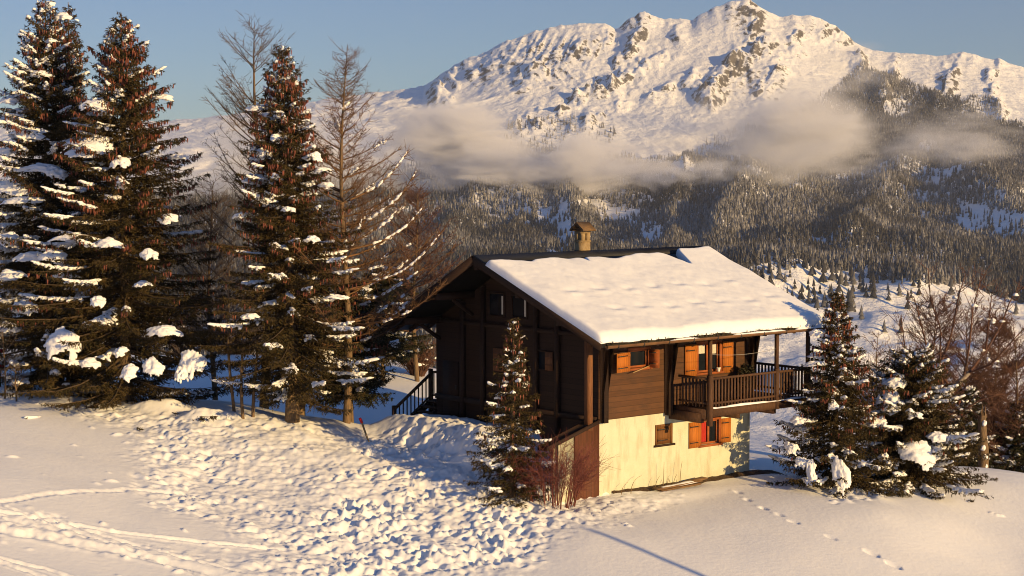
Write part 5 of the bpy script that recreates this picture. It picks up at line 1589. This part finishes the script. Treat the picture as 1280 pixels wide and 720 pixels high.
g = at(1244, 560, 80.5); g[2] = gz(g[0], g[1])
bare_tree('larch', 'dense reddish brown leafless larch at the right picture edge behind the birch', g, CAMZ + (203 - 392) / FPX * g[1] - g[2], 2.9, 71, 'larch_bark', 'brown_twig', .06, 150, .0, .30, 46, .12, 'bare larches', twr=.012, tw_len=.55, prof_pow=.7, sub=4)
g = at(1206, 560, 79.0); g[2] = gz(g[0], g[1])
shrub('brown_shrub', 'brown twiggy bush below the leaning birch on the right', g, 7.0, 2.7, 72, 330, 'brown_twig', .35, 16, group='bushes right of the chalet', twr=.013)
g = at(1128, 540, 73.5); g[2] = gz(g[0], g[1])
shrub('brown_shrub', 'snow sprinkled thicket of reddish twigs between squat spruce and birch', g, 5.6, 2.1, 73, 260, 'brown_twig', .3, 34, group='bushes right of the chalet', twr=.012)
for k, (px, py, d, h, r, lab) in enumerate([(1164, 560, 75.5, 7.4, 1.8, 'reddish leafless tree between the squat spruce and the leaning birch'), (1204, 560, 78.0, 8.0, 2.1, 'reddish leafless tree rising behind the fork of the leaning birch'), (1268, 560, 77.5, 7.6, 2.1, 'reddish leafless tree cut by the right picture edge')]):
    g = at(px, py, d); g[2] = gz(g[0], g[1])
    bare_tree('bare_tree', lab, g, h, r, 84 + k, 'larch_bark', 'brown_twig', .22, 62, .55, .45, 26, .2, 'bare trees right of the chalet', 'tree', twr=.0085, tw_len=.6, prof_pow=.55, sub=4)
for k, (px, py, d, h, r, lab) in enumerate([(1206, 585, 76.5, 4.4, 1.5, 'dark low spruce behind the snow crest, left of the broken trunk'), (1272, 590, 77.5, 4.6, 1.7, 'dark snowy spruce in the shade at the right picture edge behind the crest'), (1240, 590, 81, 4.6, 1.6, 'dark spruce in the shade right behind the broken trunk')]):
    g = at(px, py, d); g[2] = gz(g[0], g[1])
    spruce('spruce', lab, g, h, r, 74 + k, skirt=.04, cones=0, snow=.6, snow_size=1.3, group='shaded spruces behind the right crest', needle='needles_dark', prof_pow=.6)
g = at(1228, 578, 73.0); g[2] = gz(g[0], g[1])
t = thing('broken_trunk', 'broken off tree trunk with sunlit bark behind the snow crest on the right', 'tree stump', g)
G = Geo(); f = np.linspace(0, 1, 9)
top = CAMZ + (203 - 514) / FPX * g[1] - g[2]
G.tubes(np.stack([.04 * np.sin(f * 5), 0 * f, f * top - .2], -1)[None], (.21 * (1.15 - .45 * f) * (1 + .06 * np.sin(f * 17)))[None], 10)
for k in range(5):
    a = k * 1.25; G.add([[.14 * math.cos(a), .14 * math.sin(a), top - .3], [.14 * math.cos(a + 1), .14 * math.sin(a + 1), top - .3], [.08 * math.cos(a + .5), .08 * math.sin(a + .5), top + .12 + .1 * (k % 3)]], [[0, 1, 2]])
G.build('trunk', M['bark'], t, True)
G = Geo(); rng = np.random.default_rng(4)
for z, a in ((.9, -1.2), (1.35, -1.7), (.45, -1.0), (top, -1.5)): lump(G, (.16 * math.cos(a), .16 * math.sin(a), z * .8), (.10, .08, .16), rng)
G.build('snow', M['tree_snow'], t, True, kind='stuff')

# dark rod laid on the snow crest to stand in for a shadow streak
for k, (a, b, lab) in enumerate([((396, 513), (426, 519), 'dark rod added as a shadow streak on the snow crest left of the larch trunk')]):
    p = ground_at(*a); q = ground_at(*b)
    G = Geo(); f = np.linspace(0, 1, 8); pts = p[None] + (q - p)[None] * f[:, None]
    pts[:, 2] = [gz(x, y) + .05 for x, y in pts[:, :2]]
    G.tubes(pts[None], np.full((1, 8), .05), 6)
    tag(G.build('shadow_streak', M['bark'], None, True), lab, 'pole')

# red tipped snow stake
p = ground_at(463, 553)
t = thing('snow_stake', 'leaning wooden stake with a red tip stuck in the trodden snow', 'stake', p)
q = at(450, 523, p[1] + .25) - p
G = Geo(); G.beam((0.02, 0, -.25), tuple(q * .80), .055, .045); G.build('shaft', M['stake_wood'], t)
G = Geo(); G.beam(tuple(q * .802), tuple(q * 1.02), .075, .065); G.build('tip', M['red_paint'], t)

# red and white barrier at the left edge
p = ground_at(-4, 488)
p = at(-4, 470, 70.5); p[2] = gz(p[0], p[1])
t = thing('barrier_board', 'red and white board on posts cut off by the left picture edge', 'barrier', p)
zc = CAMZ + (203 - 438) / FPX * p[1] - p[2]
G = Geo(); G.box(-1.2, .33, -.03, .03, zc - .10, zc + .03); G.build('red_board', M['red_paint'], t)
G = Geo(); G.box(-1.2, .22, -.035, .03, zc - .26, zc - .102); G.build('white_board', M['white_paint'], t)
G = Geo(); G.box(-1.2, .33, -.03, .03, zc - .68, zc - .56); G.build('red_board', M['red_paint'], t)
for x in (-1.1, .05):
    G = Geo(); G.box(x, x + .08, .032, .10, -.4, zc + .05); G.build('post', M['timber'], t)

# utility pole beside the view, its shadow crosses the yard
tip = ground_at(732, 661)
D = 31.0
base = tip + np.array([math.sin(SUN_AZ), -math.cos(SUN_AZ), 0]) * D
topz = tip[2] + D * math.tan(SUN_EL)
bz = float(base_z(base[0], base[1]))
t = thing('utility_pole', 'wooden utility pole whose thin shadow crosses the smooth snow in front', 'pole', (base[0], base[1], bz - .2))
G = Geo(); f = np.linspace(0, 1, 6); G.tubes(np.stack([0 * f, 0 * f, f * (topz - bz + .2)], -1)[None], (.115 - .02 * f)[None], 10); G.build('shaft', M['bark'], t, True)

# ------------------------------------------------------------------ single trees on the far meadow
rng = np.random.default_rng(101)
spots = [(int(a), int(b), int(c)) for a, b, c in zip(*(lambda q: (q.normal(1030, 62, 46).clip(948, 1270), q.normal(368, 18, 46).clip(344, 415), q.integers(0, 3, 46)))(np.random.default_rng(33)))] + [(962, 352, 0), (975, 372, 0), (985, 368, 0), (1003, 374, 1), (1012, 378, 1), (1020, 374, 0), (1047, 384, 2), (1062, 382, 2), (1066, 379, 2), (1056, 390, 1), (1040, 372, 1), (1084, 371, 1), (1112, 375, 1), (1111, 362, 0), (1076, 360, 1), (1098, 352, 0), (1128, 348, 0), (1090, 345, 1),
         (1065, 350, 2), (1030, 352, 2), (1041, 350, 2), (1107, 415, 1), (1128, 415, 1), (1165, 385, 1), (1182, 388, 1), (1200, 380, 1), (1222, 385, 0), (1258, 412, 1), (1210, 352, 2), (1235, 362, 1), (1150, 354, 1), (994, 360, 0), (950, 366, 0), (1078, 398, 1), (1018, 366, 1), (1050, 364, 2), (1190, 366, 2),
         (1272, 392, 1), (1246, 398, 0), (1140, 372, 0), (1058, 356, 1), (1052, 354, 1), (1070, 388, 0)]
base_o = []
for k, (pv, pf) in enumerate([PROTOS[k] for k in (1, 4, 6, 9)]):
    G = Geo(); G.add(pv, pf, np.full(len(pv), .18 + .1 * k)); G.box(-.012, .012, -.012, .012, -.06, .3, .1)
    base_o.append(G)
meshes = []
for k, (px, py, sz) in enumerate(spots):
    # find where the meadow is seen at that pixel
    Yq = np.arange(1050, 2300, 4.0); zq = terr_z(np.full(len(Yq), float(px)), Yq); pyq = 203 - (zq - CAMZ) * FPX / Yq
    j = np.argmax(pyq <= py + 2)
    if j == 0: j = len(Yq) // 2
    Y = Yq[j]; X = (px - 640) / FPX * Y
    if k < 4:
        o2 = base_o[k].build('meadow_spruce', M['frosted'], None); meshes.append(o2.data)
    else:
        o2 = bpy.data.objects.new('meadow_spruce', meshes[k % 4]); COL.objects.link(o2)
    o2.location = (X, Y, zq[j] - .5); s = (9.5, 14.0, 19.0)[sz] * rng.uniform(.85, 1.2)
    o2.scale = (s * 1.55, s * 1.55, s); o2.rotation_euler = (0, 0, rng.uniform(0, 6))
    tag(o2, 'small distant spruce standing alone or in a loose row on the snowy far meadow', 'spruce', 'single spruces on the far meadow')

# ------------------------------------------------------------------ cloud banks before the mountain
def cloud(name, label, px, py, depth, rx, ry, rz_, dens, seed, thr=.95, nscale=1.7, tilt=0.0):
    import bmesh
    m = bpy.data.materials.new('cloud_' + str(seed)); m.use_nodes = True
    nt = m.node_tree; N, L = nt.nodes, nt.links
    N.remove(N['Principled BSDF'])
    pv = N.new('ShaderNodeVolumePrincipled')
    pv.inputs['Color'].default_value = (0.935, 0.935, 0.955, 1); pv.inputs['Anisotropy'].default_value = -0.15
    L.new(pv.outputs[0], N['Material Output'].inputs['Volume'])
    tc = N.new('ShaderNodeTexCoord')
    ln = N.new('ShaderNodeVectorMath'); ln.operation = 'LENGTH'; L.new(tc.outputs['Object'], ln.inputs[0])
    mp = N.new('ShaderNodeMapping'); mp.inputs['Location'].default_value = (seed * 3.1, seed * 1.7, 0); mp.inputs['Scale'].default_value = (nscale * rx / ry * .35, nscale, nscale)
    L.new(tc.outputs['Object'], mp.inputs[0])
    nz = N.new('ShaderNodeTexNoise'); nz.inputs['Scale'].default_value = 1.0; nz.inputs['Detail'].default_value = 7; nz.inputs['Roughness'].default_value = .60
    nz.inputs['Distortion'].default_value = .5
    L.new(mp.outputs[0], nz.inputs['Vector'])
    a = N.new('ShaderNodeMath'); a.operation = 'MULTIPLY_ADD'; L.new(nz.outputs[0], a.inputs[0]); a.inputs[1].default_value = 2.1; a.inputs[2].default_value = -.55
    s = N.new('ShaderNodeMath'); s.operation = 'SUBTRACT'; L.new(a.outputs[0], s.inputs[0])
    p = N.new('ShaderNodeMath'); p.operation = 'POWER'; L.new(ln.outputs['Value'], p.inputs[0]); p.inputs[1].default_value = 1.35
    p2 = N.new('ShaderNodeMath'); p2.operation = 'MULTIPLY'; L.new(p.outputs[0], p2.inputs[0]); p2.inputs[1].default_value = .80
    L.new(p2.outputs[0], s.inputs[1])
    r = N.new('ShaderNodeMapRange'); r.inputs[1].default_value = 0.0; r.inputs[2].default_value = thr; r.inputs[4].default_value = dens; r.interpolation_type = 'SMOOTHSTEP'
    L.new(s.outputs[0], r.inputs[0]); L.new(r.outputs[0], pv.inputs['Density'])
    me = bpy.data.meshes.new(name); bm = bmesh.new(); bmesh.ops.create_icosphere(bm, subdivisions=4, radius=1.0); bm.to_mesh(me); bm.free()
    me.materials.append(m)
    o_ = bpy.data.objects.new(name, me); COL.objects.link(o_)
    o_.location = at(px, py, depth); o_.scale = (rx * depth / FPX, rz_, ry * depth / FPX); o_.rotation_euler = (0, tilt, 0)
    return tag(o_, label, 'cloud', 'cloud banks before the mountain', 'stuff')


cloud('cloud_bank', 'long flat bank of cloud lying across the mountain foot above the chalet roof', 700, 204, 3150, 290, 54, 180, .085, 1, nscale=1.9)
cloud('cloud_bank', 'taller rounded cloud bank above the left eave, in front of the saddle', 555, 178, 3250, 170, 84, 180, .085, 2, nscale=1.9)
cloud('cloud_bank', 'grey brown cloud patch in the middle of the forested spur', 985, 162, 3300, 200, 88, 180, .055, 3, nscale=2.0)
cloud('cloud_bank', 'thin cloud patch on the right part of the forested spur', 1195, 176, 3400, 140, 56, 130, .020, 4, nscale=2.2)
cloud('cloud_bank', 'faint wisp of cloud below the saddle right of the summit', 1060, 84, 4300, 84, 48, 100, .014, 5, nscale=1.8)
cloud('cloud_bank', 'low cloud behind the left spruces', 350, 225, 3200, 260, 100, 180, .06, 6, nscale=1.7)

cloud('cloud_bank', 'wide thin veil of mist across the middle of the forested mountainside', 900, 188, 3000, 470, 62, 120, .0065, 7, nscale=2.6)

# ------------------------------------------------------------------ the air of the valley
m = bpy.data.materials.new('valley_air'); m.use_nodes = True
m.node_tree.nodes.remove(m.node_tree.nodes['Principled BSDF'])
pv = m.node_tree.nodes.new('ShaderNodeVolumePrincipled'); pv.inputs['Color'].default_value = (0.88, 0.92, 1.0, 1); pv.inputs['Density'].default_value = 2.9e-5
m.node_tree.links.new(pv.outputs[0], m.node_tree.nodes['Material Output'].inputs['Volume'])
G = Geo(); G.box(-5200, 5200, -120, 7700, -330, 640)
o = G.build('haze', m, None); o['kind'] = 'stuff'
